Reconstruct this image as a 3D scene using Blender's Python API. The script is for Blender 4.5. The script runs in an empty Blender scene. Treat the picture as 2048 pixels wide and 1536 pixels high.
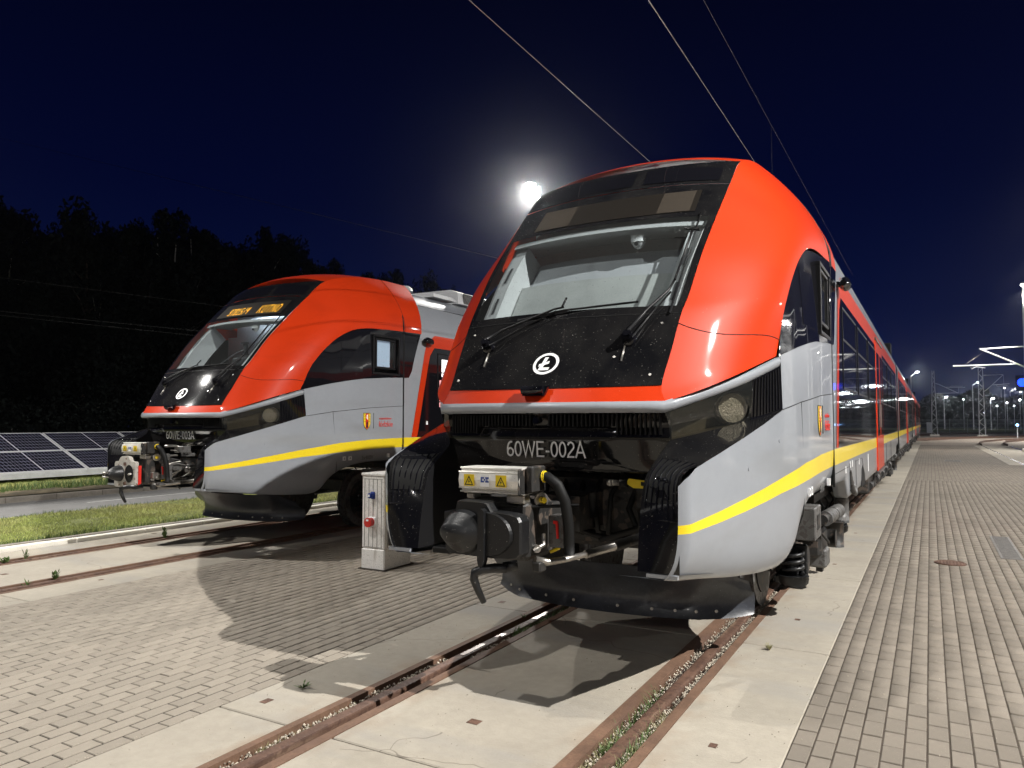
import bpy, math, random
import numpy as np
from mathutils import Vector, Matrix, noise
random.seed(7)
S = bpy.context.scene
COL = S.collection
# ------------------------------------------------------------------ camera
YAW, PITCH = math.radians(29.428), math.radians(2.940)
cam_d = bpy.data.cameras.new('camera')
cam = bpy.data.objects.new('camera', cam_d)
COL.objects.link(cam)
cam_d.sensor_width = 36.0
cam_d.lens = 1480.0 / 2048.0 * 36.0
cam_d.clip_start = 0.05
cam_d.clip_end = 2000
cam.location = (0, 0, 1.645)
cam.rotation_euler = (math.pi / 2 + PITCH, 0, YAW)
S.camera = cam
# ------------------------------------------------------------------ world: late dusk, deep blue, a little lighter near the horizon
W = bpy.data.worlds.new('World')
S.world = W
W.use_nodes = True
wn = W.node_tree
wn.nodes.clear()
wo = wn.nodes.new('ShaderNodeOutputWorld')
wb = wn.nodes.new('ShaderNodeBackground')
tc = wn.nodes.new('ShaderNodeTexCoord')
sx = wn.nodes.new('ShaderNodeSeparateXYZ')
cr = wn.nodes.new('ShaderNodeValToRGB')
wn.links.new(tc.outputs['Generated'], sx.inputs[0])
wn.links.new(sx.outputs['Z'], cr.inputs[0])
wn.links.new(cr.outputs[0], wb.inputs[0])
wn.links.new(wb.outputs[0], wo.inputs[0])
e = cr.color_ramp.elements
e[0].position = 0.0; e[0].color = (0.0032, 0.0064, 0.036, 1)
e[1].position = 0.55; e[1].color = (0.0004, 0.0009, 0.0075, 1)
k = cr.color_ramp.elements.new(0.10); k.color = (0.0022, 0.0054, 0.036, 1)
k = cr.color_ramp.elements.new(0.28); k.color = (0.0008, 0.0022, 0.0205, 1)
wb.inputs[1].default_value = 1.0
S.view_settings.view_transform = 'Standard'
S.view_settings.look = 'None'
S.view_settings.exposure = 0
S.view_settings.gamma = 1
S.view_settings.use_curve_mapping = False
S.cycles.use_denoising = True
S.cycles.max_bounces = 8
S.cycles.transparent_max_bounces = 12
S.cycles.sample_clamp_indirect = 4.0
S.cycles.sample_clamp_direct = 0.0

# lamps: (x, y, height of the lamp head, watts, colour, spot angle or None)
LAMP_A = (-11.0, 20.7, 9.0)
LAMP_B = (9.5, 4.0, 12.0)
LAMP_C = (-7.0, -1.0, 12.0)

# ------------------------------------------------------------------ helpers
def link(o, parent=None):
    COL.objects.link(o)
    if parent is not None:
        o.parent = parent
    return o

def tag(o, label=None, cat=None, group=None, kind=None):
    if label: o['label'] = label
    if cat: o['category'] = cat
    if group: o['group'] = group
    if kind: o['kind'] = kind
    return o

def empty(name, loc, rz=0.0, **kw):
    o = bpy.data.objects.new(name, None)
    o.empty_display_size = 0.2
    o.location = loc
    o.rotation_euler = (0, 0, rz)
    link(o)
    return tag(o, **kw)

class G:
    """collects faces; build() links them as one mesh object"""
    def __init__(s):
        s.v = []; s.f = []; s.m = []; s.sm = []
    def add(s, vs, fs, mi=0, smooth=False):
        b = len(s.v)
        s.v += [tuple(map(float, p)) for p in vs]
        for f in fs:
            s.f.append(tuple(b + i for i in f)); s.m.append(mi); s.sm.append(smooth)
        return s
    def box(s, x0, x1, y0, y1, z0, z1, mi=0, bev=0.0):
        if bev <= 0:
            vs = [(x, y, z) for z in (z0, z1) for y in (y0, y1) for x in (x0, x1)]
            fs = [(0, 2, 3, 1), (4, 5, 7, 6), (0, 1, 5, 4), (2, 6, 7, 3), (0, 4, 6, 2), (1, 3, 7, 5)]
            return s.add(vs, fs, mi)
        # bevelled box: 24 verts
        X = (x0, x1); Y = (y0, y1); Z = (z0, z1)
        b = min(bev, abs(x1 - x0) / 2.01, abs(y1 - y0) / 2.01, abs(z1 - z0) / 2.01)
        vs = []; idx = {}
        for i in (0, 1):
            for j in (0, 1):
                for k_ in (0, 1):
                    sx_, sy_, sz_ = (1 if i == 0 else -1), (1 if j == 0 else -1), (1 if k_ == 0 else -1)
                    p = (X[i], Y[j], Z[k_])
                    idx[i, j, k_, 'x'] = len(vs); vs.append((p[0], p[1] + sy_ * b, p[2] + sz_ * b))
                    idx[i, j, k_, 'y'] = len(vs); vs.append((p[0] + sx_ * b, p[1], p[2] + sz_ * b))
                    idx[i, j, k_, 'z'] = len(vs); vs.append((p[0] + sx_ * b, p[1] + sy_ * b, p[2]))
        I = idx
        fs = []
        for i in (0, 1):
            fs.append(tuple(I[i, j, k_, 'x'] for j, k_ in ((0, 0), (1, 0), (1, 1), (0, 1))))
            fs.append(tuple(I[j, i, k_, 'y'] for j, k_ in ((0, 0), (1, 0), (1, 1), (0, 1))))
            fs.append(tuple(I[j, k_, i, 'z'] for j, k_ in ((0, 0), (1, 0), (1, 1), (0, 1))))
        for i in (0, 1):
            for j in (0, 1):
                fs.append((I[i, j, 0, 'x'], I[i, j, 0, 'y'], I[i, j, 1, 'y'], I[i, j, 1, 'x']))
                fs.append((I[i, 0, j, 'x'], I[i, 0, j, 'z'], I[i, 1, j, 'z'], I[i, 1, j, 'x']))
                fs.append((I[0, i, j, 'y'], I[0, i, j, 'z'], I[1, i, j, 'z'], I[1, i, j, 'y']))
        for i in (0, 1):
            for j in (0, 1):
                for k_ in (0, 1):
                    fs.append((I[i, j, k_, 'x'], I[i, j, k_, 'y'], I[i, j, k_, 'z']))
        return s.add(vs, fs, mi)
    def grid(s, rows, mi=0, smooth=True, close=False, flip=False, mifun=None):
        n = len(rows[0]); vs = [p for r in rows for p in r]; b = len(s.v)
        s.v += [tuple(map(float, p)) for p in vs]
        for i in range(len(rows) - 1):
            for j in range(n if close else n - 1):
                a = i * n + j; c = i * n + (j + 1) % n
                f = (a, c, c + n, a + n)
                if flip: f = f[::-1]
                s.f.append(tuple(b + q for q in f))
                s.m.append(mifun(i, j) if mifun else mi); s.sm.append(smooth)
        return s
    def tube(s, path, r, n=8, mi=0, caps=True):
        P = [Vector(p) for p in path]; rows = []
        a = None
        for i, p in enumerate(P):
            t = (P[min(i + 1, len(P) - 1)] - P[max(i - 1, 0)]).normalized()
            if a is None:
                a = t.cross(Vector((0, 0, 1)))
                if a.length < 1e-2: a = t.cross(Vector((1, 0, 0)))
            else:
                a = a - t * a.dot(t)
            a.normalize(); c = a.cross(t).normalized()
            rr = r[i] if isinstance(r, (list, tuple)) else r
            rows.append([p + rr * (math.cos(2 * math.pi * q / n) * a + math.sin(2 * math.pi * q / n) * c) for q in range(n)])
        b = len(s.v)
        s.grid(rows, mi, True, close=True)
        if caps:
            s.f.append(tuple(b + q for q in range(n))); s.m.append(mi); s.sm.append(False)
            o = b + (len(rows) - 1) * n
            s.f.append(tuple(o + q for q in reversed(range(n)))); s.m.append(mi); s.sm.append(False)
        return s
    def cyl(s, c, axis, r, h, n=20, mi=0, r2=None):
        a = Vector(axis).normalized(); c = Vector(c)
        return s.tube([c - a * h / 2, c + a * h / 2], [r, r if r2 is None else r2], n, mi)
    def poly(s, pts, mi=0):
        return s.add(pts, [tuple(range(len(pts)))], mi)
    def prism(s, pts, off, mi=0, smooth=False):
        n = len(pts); off = Vector(off)
        vs = [Vector(p) for p in pts] + [Vector(p) + off for p in pts]
        fs = [tuple(range(n))[::-1], tuple(range(n, 2 * n))] + [(i, (i + 1) % n, (i + 1) % n + n, i + n) for i in range(n)]
        return s.add(vs, fs, mi, smooth)
    def mirror(s):
        n = len(s.v)
        s.v += [(-x, y, z) for x, y, z in s.v]
        for i in range(len(s.f)):
            s.f.append(tuple(n + q for q in reversed(s.f[i]))); s.m.append(s.m[i]); s.sm.append(s.sm[i])
        return s
    def pair(s, name, mats, parent=None, **kw):
        o = s.build(name, mats, parent, **kw)
        t = G(); t.v = [(-x, y, z) for x, y, z in s.v]; t.f = [tuple(reversed(f)) for f in s.f]; t.m = s.m; t.sm = s.sm
        return o, t.build(name, mats, parent, **kw)
    def build(s, name, mats, parent=None, **kw):
        me = bpy.data.meshes.new(name)
        me.from_pydata(s.v, [], s.f)
        if not isinstance(mats, (list, tuple)): mats = [mats]
        for m_ in mats: me.materials.append(m_)
        me.polygons.foreach_set('material_index', s.m)
        me.polygons.foreach_set('use_smooth', s.sm)
        me.update()
        o = bpy.data.objects.new(name, me)
        link(o, parent)
        return tag(o, **kw)

def fast_mesh(name, verts, quads, mats, parent=None, midx=None, **kw):
    verts = np.asarray(verts, np.float32); quads = np.asarray(quads, np.int32)
    me = bpy.data.meshes.new(name)
    me.vertices.add(len(verts)); me.vertices.foreach_set('co', verts.ravel())
    k_ = quads.shape[1]
    me.loops.add(quads.size); me.loops.foreach_set('vertex_index', quads.ravel())
    me.polygons.add(len(quads))
    me.polygons.foreach_set('loop_start', np.arange(0, quads.size, k_, dtype=np.int32))
    if not isinstance(mats, (list, tuple)): mats = [mats]
    for m_ in mats: me.materials.append(m_)
    if midx is not None: me.polygons.foreach_set('material_index', np.asarray(midx, np.int32))
    me.update(calc_edges=True)
    o = bpy.data.objects.new(name, me)
    link(o, parent)
    return tag(o, **kw)

def copy_tree(o, parent=None):
    c = o.copy(); COL.objects.link(c); c.parent = parent
    for ch in list(o.children): copy_tree(ch, c)
    return c

# ------------------------------------------------------------------ materials
def mat(name, col, rough=0.5, metal=0.0, coat=0.0, bump=0.0, bscale=80, var=0.0, vscale=3.0, spots=None, emit=None, estr=0, island=0.0, spec=0.5, streak=None, vcol=None):
    m = bpy.data.materials.new(name); m.use_nodes = True
    nt = m.node_tree; N = nt.nodes; L = nt.links
    b = N['Principled BSDF']
    b.inputs['Base Color'].default_value = (*col, 1)
    b.inputs['Roughness'].default_value = rough
    b.inputs['Metallic'].default_value = metal
    b.inputs['Specular IOR Level'].default_value = spec
    b.inputs['Coat Weight'].default_value = coat
    b.inputs['Coat Roughness'].default_value = 0.04
    if emit:
        b.inputs['Emission Color'].default_value = (*emit, 1); b.inputs['Emission Strength'].default_value = estr
    co = N.new('ShaderNodeTexCoord'); src = co.outputs['Object']
    cur = None
    def rgb(c):
        n = N.new('ShaderNodeRGB'); n.outputs[0].default_value = (*c, 1); return n.outputs[0]
    def mix(fac, a, b_, mode='MIX'):
        n = N.new('ShaderNodeMix'); n.data_type = 'RGBA'; n.blend_type = mode
        if isinstance(fac, float): n.inputs['Factor'].default_value = fac
        else: L.new(fac, n.inputs['Factor'])
        L.new(a, n.inputs['A']); L.new(b_, n.inputs['B'])
        return n.outputs['Result']
    def nz(scale, detail=6, rough_=0.6, vec=None):
        n = N.new('ShaderNodeTexNoise'); n.inputs['Scale'].default_value = scale
        n.inputs['Detail'].default_value = detail; n.inputs['Roughness'].default_value = rough_
        L.new(vec or src, n.inputs['Vector']); return n.outputs['Fac']
    def ramp(f, p0, p1, c0=0.0, c1=1.0):
        n = N.new('ShaderNodeMapRange'); n.inputs['From Min'].default_value = p0; n.inputs['From Max'].default_value = p1
        n.inputs['To Min'].default_value = c0; n.inputs['To Max'].default_value = c1
        L.new(f, n.inputs['Value']); return n.outputs['Result']
    def mul(c, f):
        n = N.new('ShaderNodeVectorMath'); n.operation = 'SCALE'
        L.new(c, n.inputs[0]); L.new(f, n.inputs['Scale']); return n.outputs[0]
    if var or island or spots or vcol or streak:
        cur = rgb(col)
        if vcol: cur = mix(ramp(nz(vscale * 0.4, 4), 0.42, 0.62), cur, rgb(vcol))
        if var:
            cur = mul(cur, ramp(nz(vscale), 0.3, 0.7, 1 - var, 1 + var))
            cur = mul(cur, ramp(nz(vscale * 14, 3), 0.3, 0.7, 1 - var * 0.6, 1 + var * 0.6))
        if island:
            g_ = N.new('ShaderNodeNewGeometry')
            oi = N.new('ShaderNodeObjectInfo')
            ad = N.new('ShaderNodeMath'); ad.operation = 'ADD'
            L.new(g_.outputs['Random Per Island'], ad.inputs[0]); L.new(oi.outputs['Random'], ad.inputs[1])
            fr = N.new('ShaderNodeMath'); fr.operation = 'FRACT'; L.new(ad.outputs[0], fr.inputs[0])
            cur = mul(cur, ramp(fr.outputs[0], 0, 1, 1 - island, 1 + island))
        if streak:
            mp = N.new('ShaderNodeMapping'); L.new(src, mp.inputs[0]); mp.inputs['Scale'].default_value = streak[1]
            cur = mix(ramp(nz(1.0, 5, 0.6, mp.outputs[0]), streak[2], streak[3]), cur, rgb(streak[0]))
        if spots:  # (colour, scale, threshold, amount)
            f = ramp(nz(spots[1], 2, 0.5), spots[2], spots[2] + 0.03, 0, spots[3])
            cur = mix(f, cur, rgb(spots[0]))
            rr = ramp(f, 0, 1, rough, 0.7); L.new(rr, b.inputs['Roughness'])
        L.new(cur, b.inputs['Base Color'])
    if bump:
        bp = N.new('ShaderNodeBump'); bp.inputs['Strength'].default_value = bump; bp.inputs['Distance'].default_value = 0.01
        L.new(nz(bscale, 5), bp.inputs['Height']); L.new(bp.outputs[0], b.inputs['Normal'])
    return m

def glass_mat(name, tint=(0.9, 0.95, 0.97), trans=0.85, rough=0.02):
    m = bpy.data.materials.new(name); m.use_nodes = True
    nt = m.node_tree; N = nt.nodes; L = nt.links; N.clear()
    o = N.new('ShaderNodeOutputMaterial'); mx = N.new('ShaderNodeMixShader'); mx2 = N.new('ShaderNodeMixShader')
    t = N.new('ShaderNodeBsdfTransparent'); t.inputs[0].default_value = (*[c * trans for c in tint], 1)
    g = N.new('ShaderNodeBsdfGlossy'); g.inputs['Roughness'].default_value = rough
    d = N.new('ShaderNodeBsdfDiffuse'); d.inputs[0].default_value = (0.25, 0.26, 0.25, 1)
    fr = N.new('ShaderNodeFresnel'); ge = N.new('ShaderNodeNewGeometry'); im = N.new('ShaderNodeMapRange')
    im.inputs[3].default_value = 1.5; im.inputs[4].default_value = 1 / 1.5
    L.new(ge.outputs['Backfacing'], im.inputs[0]); L.new(im.outputs[0], fr.inputs[0])
    tc_ = N.new('ShaderNodeTexCoord'); nz = N.new('ShaderNodeTexNoise'); nz.inputs['Scale'].default_value = 60
    L.new(tc_.outputs['Object'], nz.inputs[0])
    mr = N.new('ShaderNodeMapRange'); mr.inputs[1].default_value = 0.68; mr.inputs[2].default_value = 0.74; mr.inputs[3].default_value = 0.05; mr.inputs[4].default_value = 0.5
    L.new(nz.outputs[0], mr.inputs[0])
    L.new(mr.outputs[0], mx.inputs[0]); L.new(t.outputs[0], mx.inputs[1]); L.new(d.outputs[0], mx.inputs[2])
    L.new(fr.outputs[0], mx2.inputs[0]); L.new(mx.outputs[0], mx2.inputs[1]); L.new(g.outputs[0], mx2.inputs[2])
    L.new(mx2.outputs[0], o.inputs[0])
    return m

M = {}
M['red'] = mat('red_paint', (0.58, 0.036, 0.004), 0.45, coat=0.5, var=0.03, vscale=1.5, spots=((0.8, 0.35, 0.25), 55, 0.74, 0.28), spec=0.12, streak=((0.45, 0.028, 0.004), (0.9, 0.9, 3), 0.52, 0.85))
M['grey'] = mat('silver_grey_paint', (0.30, 0.318, 0.348), 0.35, coat=0.7, var=0.04, vscale=1.2, streak=((0.255, 0.265, 0.28), (0.6, 0.6, 2.5), 0.52, 0.75), spec=0.3, bump=0.10, bscale=2.2)
M['yellow'] = mat('yellow_paint', (0.88, 0.66, 0.02), 0.35, coat=0.5, var=0.04)
M['black'] = mat('black_gloss', (0.006, 0.006, 0.007), 0.07, coat=0.15, spec=0.35, spots=((0.30, 0.28, 0.25), 105, 0.70, 0.5), streak=((0.022, 0.021, 0.020), (3, 3, 2), 0.40, 0.85))
M['blackc'] = mat('black_gloss_clean', (0.006, 0.006, 0.008), 0.04, coat=0.0, spots=((0.2, 0.19, 0.17), 50, 0.76, 0.5))
M['blackmat'] = mat('black_satin', (0.008, 0.008, 0.009), 0.42, spec=0.3, spots=((0.28, 0.25, 0.22), 60, 0.74, 0.6))
M['cover'] = mat('coupler_cover_plastic', (0.008, 0.0085, 0.0095), 0.40, bump=0.15, bscale=40, spots=((0.35, 0.33, 0.31), 90, 0.70, 0.8))
M['rubber'] = mat('black_rubber', (0.007, 0.007, 0.007), 0.6, bump=0.1, spec=0.25)
M['under'] = mat('underframe_grime', (0.020, 0.019, 0.018), 0.55, bump=0.3, bscale=30, var=0.4, vscale=8, spots=((0.12, 0.09, 0.07), 14, 0.58, 0.6))
M['undergrey'] = mat('underframe_grey', (0.10, 0.098, 0.095), 0.45, bump=0.2, bscale=30, var=0.3, vscale=8, spots=((0.05, 0.04, 0.035), 20, 0.55, 0.7))
M['plough'] = mat('plough_steel', (0.032, 0.035, 0.043), 0.36, coat=0.2, var=0.35, vscale=3, spots=((0.30, 0.30, 0.32), 120, 0.70, 0.5), bump=0.08, bscale=15)
M['alu'] = mat('brushed_aluminium', (0.80, 0.78, 0.73), 0.38, metal=0.35, var=0.06, vscale=10, spots=((0.15, 0.12, 0.1), 90, 0.72, 0.7))
M['steel'] = mat('worn_steel', (0.42, 0.40, 0.37), 0.38, metal=0.9, var=0.25, vscale=20)
M['plate'] = mat('coupler_plate', (0.42, 0.40, 0.36), 0.55, var=0.25, vscale=12, spots=((0.16, 0.07, 0.04), 25, 0.62, 0.7))
M['white'] = mat('white_decal', (0.93, 0.93, 0.93), 0.4)
M['redecal'] = mat('red_decal', (0.65, 0.03, 0.02), 0.4)
M['bluedecal'] = mat('blue_decal', (0.03, 0.07, 0.30), 0.4)
M['yelldecal'] = mat('yellow_decal', (0.85, 0.62, 0.02), 0.4)
M['blkdecal'] = mat('black_decal', (0.015, 0.015, 0.015), 0.5)
M['greydecal'] = mat('grey_decal', (0.12, 0.12, 0.12), 0.5)
M['redplastic'] = mat('red_plastic', (0.60, 0.02, 0.015), 0.3)
M['blueplastic'] = mat('blue_plastic', (0.01, 0.04, 0.28), 0.3)
M['cabwall'] = mat('cab_wall_panel', (0.46, 0.47, 0.465), 0.5, var=0.05)
M['blind'] = mat('roller_blind', (0.32, 0.33, 0.315), 0.7, var=0.1, vscale=5)
M['cabdark'] = mat('cab_dark_trim', (0.03, 0.03, 0.033), 0.5)
M['dispbright'] = mat('display_panel_bright_end', (0.030, 0.022, 0.014), 0.6, bump=0.2, bscale=300, var=0.2, vscale=60)
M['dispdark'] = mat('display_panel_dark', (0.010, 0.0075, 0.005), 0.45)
M['amber'] = mat('amber_led', (1, 0.5, 0.05), 0.5, emit=(1.0, 0.48, 0.02), estr=1.5)
M['litwin'] = mat('lit_saloon', (0.8, 0.8, 0.8), 0.5, emit=(1.0, 0.96, 0.94), estr=1.1)
M['litpink'] = mat('lit_saloon_pink', (0.8, 0.4, 0.4), 0.5, emit=(1.0, 0.38, 0.40), estr=0.75)
M['concrete'] = mat('concrete_slab', (0.385, 0.347, 0.285), 0.85, bump=0.25, bscale=60, var=0.10, vscale=1.1, spots=((0.34, 0.31, 0.27), 35, 0.64, 0.35), streak=((0.30, 0.285, 0.26), (0.35, 1.2, 1), 0.52, 0.72), island=0.05, vcol=(0.325, 0.29, 0.238))
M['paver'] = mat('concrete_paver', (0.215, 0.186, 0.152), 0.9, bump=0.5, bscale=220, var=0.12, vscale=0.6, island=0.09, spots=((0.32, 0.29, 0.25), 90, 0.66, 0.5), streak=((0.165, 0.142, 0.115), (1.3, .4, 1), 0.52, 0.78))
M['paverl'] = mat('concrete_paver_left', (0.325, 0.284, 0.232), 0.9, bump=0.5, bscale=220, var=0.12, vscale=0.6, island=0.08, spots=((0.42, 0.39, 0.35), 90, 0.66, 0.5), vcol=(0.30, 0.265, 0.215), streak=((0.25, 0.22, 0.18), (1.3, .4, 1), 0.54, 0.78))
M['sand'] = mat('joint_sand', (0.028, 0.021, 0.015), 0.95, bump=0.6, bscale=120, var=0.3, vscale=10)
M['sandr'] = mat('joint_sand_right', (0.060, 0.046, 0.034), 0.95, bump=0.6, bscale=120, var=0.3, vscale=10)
M['rust'] = mat('rusty_rail_steel', (0.120, 0.066, 0.045), 0.62, bump=0.3, bscale=60, var=0.3, vscale=6, spots=((0.07, 0.035, 0.025), 20, 0.55, 0.6), streak=((0.28, 0.19, 0.13), (12, 1.2, 12), 0.56, 0.72))
M['rust2'] = mat('rusty_edge_angle', (0.155, 0.088, 0.056), 0.75, bump=0.25, bscale=70, var=0.25, vscale=5, streak=((0.13, 0.075, 0.055), (8, 1.5, 8), 0.5, 0.7))
M['railtop'] = mat('polished_rail_top', (0.62, 0.58, 0.55), 0.25, metal=0.9, var=0.1)
M['groove'] = mat('groove_floor', (0.050, 0.036, 0.028), 0.95, bump=0.6, bscale=50, var=0.4, vscale=8)
M['gravelm'] = mat('pale_gravel', (0.42, 0.37, 0.30), 0.9, island=0.35)
M['ballast'] = mat('ballast', (0.34, 0.285, 0.235), 0.95, bump=1.0, bscale=14, var=0.35, vscale=14)
M['asphalt'] = mat('asphalt', (0.19, 0.187, 0.182), 0.85, bump=0.4, bscale=120, var=0.12, vscale=2, spots=((0.28, 0.27, 0.26), 220, 0.64, 0.5))
M['roadpaint'] = mat('road_paint', (0.50, 0.50, 0.48), 0.8, var=0.25, vscale=10)
M['kerb'] = mat('kerb_stone', (0.86, 0.82, 0.73), 0.85, bump=0.2, var=0.06, vscale=4, island=0.05)
M['kerbold'] = mat('old_kerb_stone', (0.27, 0.245, 0.21), 0.9, bump=0.3, var=0.2, vscale=5, island=0.10)
M['soil'] = mat('soil', (0.085, 0.070, 0.045), 0.95, bump=0.8, bscale=25, var=0.35, vscale=6, vcol=(0.16, 0.13, 0.08))
M['turf'] = mat('turf_base', (0.13, 0.145, 0.05), 0.95, bump=0.6, bscale=60, var=0.3, vscale=3)
M['grass'] = mat('grass_blades', (0.35, 0.40, 0.11), 0.7, island=0.5, var=0.25, vscale=1.2, vcol=(0.42, 0.39, 0.15))
M['weed'] = mat('weed_leaves', (0.085, 0.14, 0.035), 0.6, island=0.35)
M['weeddry'] = mat('dry_weed', (0.26, 0.24, 0.12), 0.8, island=0.35)
M['leaf'] = mat('tree_leaves', (0.010, 0.013, 0.012), 0.95, spec=0.15, island=0.5)
M['bark'] = mat('tree_bark', (0.07, 0.055, 0.045), 0.9, bump=0.5, bscale=20)
M['birch'] = mat('birch_bark', (0.40, 0.39, 0.36), 0.8, streak=((0.05, 0.045, 0.04), (4, 4, 14), 0.5, 0.6))
M['galv'] = mat('galvanised_steel', (0.58, 0.59, 0.60), 0.45, metal=0.3, var=0.12, vscale=6)
M['galvw'] = mat('painted_mast', (0.70, 0.71, 0.72), 0.5, var=0.08)
M['pvcell'] = mat('solar_cell', (0.010, 0.009, 0.022), 0.12, coat=0.5, island=0.25)
M['pvback'] = mat('solar_backsheet', (0.34, 0.35, 0.38), 0.5)
M['alufr'] = mat('solar_frame_aluminium', (0.62, 0.62, 0.62), 0.35, metal=0.4)
M['pedc'] = mat('pedestal_aluminium', (0.84, 0.82, 0.78), 0.42, metal=0.0, var=0.06, vscale=20, spots=((0.50, 0.47, 0.43), 55, 0.58, 0.5), streak=((0.45, 0.41, 0.35), (8, 8, 1.5), 0.60, 0.80))
M['pedrib'] = mat('pedestal_groove', (0.14, 0.13, 0.12), 0.7)
M['iron'] = mat('rusty_cast_iron', (0.12, 0.065, 0.045), 0.7, bump=0.6, bscale=60, var=0.4, vscale=12)
M['gratei'] = mat('grate_steel', (0.16, 0.15, 0.14), 0.5, metal=0.3, bump=0.2, var=0.3, vscale=15)
M['wiredark'] = mat('dark_wire', (0.05, 0.05, 0.05), 0.6)
M['wire'] = mat('contact_wire', (0.30, 0.26, 0.24), 0.35, metal=0.7)
M['lens'] = mat('lamp_lens', (0.9, 0.9, 0.9), 0.3, emit=(1.0, 0.98, 0.93), estr=60)
M['lensfar'] = mat('far_lamp_lens', (0.9, 0.9, 0.9), 0.3, emit=(0.90, 0.95, 1.0), estr=22)
M['bluelamp'] = mat('blue_signal_lens', (0.01, 0.02, 0.9), 0.3, emit=(0.004, 0.03, 1.0), estr=7)
M['redlamp'] = mat('red_signal_lens', (0.9, 0.02, 0.02), 0.3, emit=(1.0, 0.02, 0.02), estr=12)
M['fence'] = mat('fence_steel', (0.32, 0.36, 0.32), 0.5)
M['cabinet'] = mat('white_cabinet', (0.72, 0.73, 0.74), 0.5)
M['glass'] = glass_mat('windscreen_glass', trans=0.92)
M['lampglass'] = glass_mat('headlamp_glass', tint=(0.80, 0.78, 0.70), trans=0.66)
M['bronze'] = mat('headlamp_housing', (0.10, 0.085, 0.060), 0.35, var=0.25, vscale=6)
M['reflector'] = mat('lamp_reflector', (0.55, 0.52, 0.46), 0.30, metal=0.3, bump=0.9, bscale=70)
M['pinkm'] = mat('hazy_mirror', (0.5, 0.5, 0.5), 0.1, metal=0.9)

def weather_slabs(m):
    """rust bleeding from the edge angles and a few fine cracks"""
    nt = m.node_tree; N = nt.nodes; L = nt.links; b = N['Principled BSDF']
    cur = b.inputs['Base Color'].links[0].from_socket
    tc_ = N.new('ShaderNodeTexCoord'); sp = N.new('ShaderNodeSeparateXYZ'); L.new(tc_.outputs['Object'], sp.inputs[0])
    ab = N.new('ShaderNodeMath'); ab.operation = 'ABSOLUTE'; L.new(sp.outputs['X'], ab.inputs[0])
    sb = N.new('ShaderNodeMath'); sb.operation = 'SUBTRACT'; L.new(ab.outputs[0], sb.inputs[0]); sb.inputs[1].default_value = .755
    a2 = N.new('ShaderNodeMath'); a2.operation = 'ABSOLUTE'; L.new(sb.outputs[0], a2.inputs[0])
    mr = N.new('ShaderNodeMapRange'); mr.inputs[1].default_value = .155; mr.inputs[2].default_value = .34; mr.inputs[3].default_value = 1; mr.inputs[4].default_value = 0
    L.new(a2.outputs[0], mr.inputs[0])
    mp = N.new('ShaderNodeMapping'); mp.inputs['Scale'].default_value = (3, 1.6, 1); L.new(tc_.outputs['Object'], mp.inputs[0])
    nz = N.new('ShaderNodeTexNoise'); nz.inputs['Scale'].default_value = 2.2; nz.inputs['Detail'].default_value = 8; L.new(mp.outputs[0], nz.inputs[0])
    m2 = N.new('ShaderNodeMapRange'); m2.inputs[1].default_value = .42; m2.inputs[2].default_value = .72; L.new(nz.outputs[0], m2.inputs[0])
    ml = N.new('ShaderNodeMath'); ml.operation = 'MULTIPLY'; L.new(mr.outputs[0], ml.inputs[0]); L.new(m2.outputs[0], ml.inputs[1])
    ms = N.new('ShaderNodeMath'); ms.operation = 'MULTIPLY'; L.new(ml.outputs[0], ms.inputs[0]); ms.inputs[1].default_value = .55
    mx = N.new('ShaderNodeMix'); mx.data_type = 'RGBA'; L.new(ms.outputs[0], mx.inputs['Factor']); L.new(cur, mx.inputs['A']); mx.inputs['B'].default_value = (.25, .165, .10, 1)
    dn = N.new('ShaderNodeTexNoise'); dn.inputs['Scale'].default_value = 3; L.new(tc_.outputs['Object'], dn.inputs[0])
    ad = N.new('ShaderNodeMix'); ad.data_type = 'RGBA'; ad.blend_type = 'ADD'; ad.inputs['Factor'].default_value = .35; L.new(tc_.outputs['Object'], ad.inputs['A']); L.new(dn.outputs['Color'], ad.inputs['B'])
    vo = N.new('ShaderNodeTexVoronoi'); vo.feature = 'DISTANCE_TO_EDGE'; vo.inputs['Scale'].default_value = .55; L.new(ad.outputs['Result'], vo.inputs['Vector'])
    m3 = N.new('ShaderNodeMapRange'); m3.inputs[1].default_value = .0010; m3.inputs[2].default_value = .0028; m3.inputs[3].default_value = .6; m3.inputs[4].default_value = 0; L.new(vo.outputs['Distance'], m3.inputs[0])
    gt = N.new('ShaderNodeMath'); gt.operation = 'GREATER_THAN'; gt.inputs[1].default_value = .50; n3 = N.new('ShaderNodeTexNoise'); n3.inputs['Scale'].default_value = .6; L.new(tc_.outputs['Object'], n3.inputs[0]); L.new(n3.outputs[0], gt.inputs[0])
    mc = N.new('ShaderNodeMath'); mc.operation = 'MULTIPLY'; L.new(m3.outputs[0], mc.inputs[0]); L.new(gt.outputs[0], mc.inputs[1])
    mz = N.new('ShaderNodeMix'); mz.data_type = 'RGBA'; L.new(mc.outputs[0], mz.inputs['Factor']); L.new(mx.outputs['Result'], mz.inputs['A']); mz.inputs['B'].default_value = (.12, .10, .08, 1)
    L.new(mz.outputs['Result'], b.inputs['Base Color'])
weather_slabs(M['concrete'])
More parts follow.
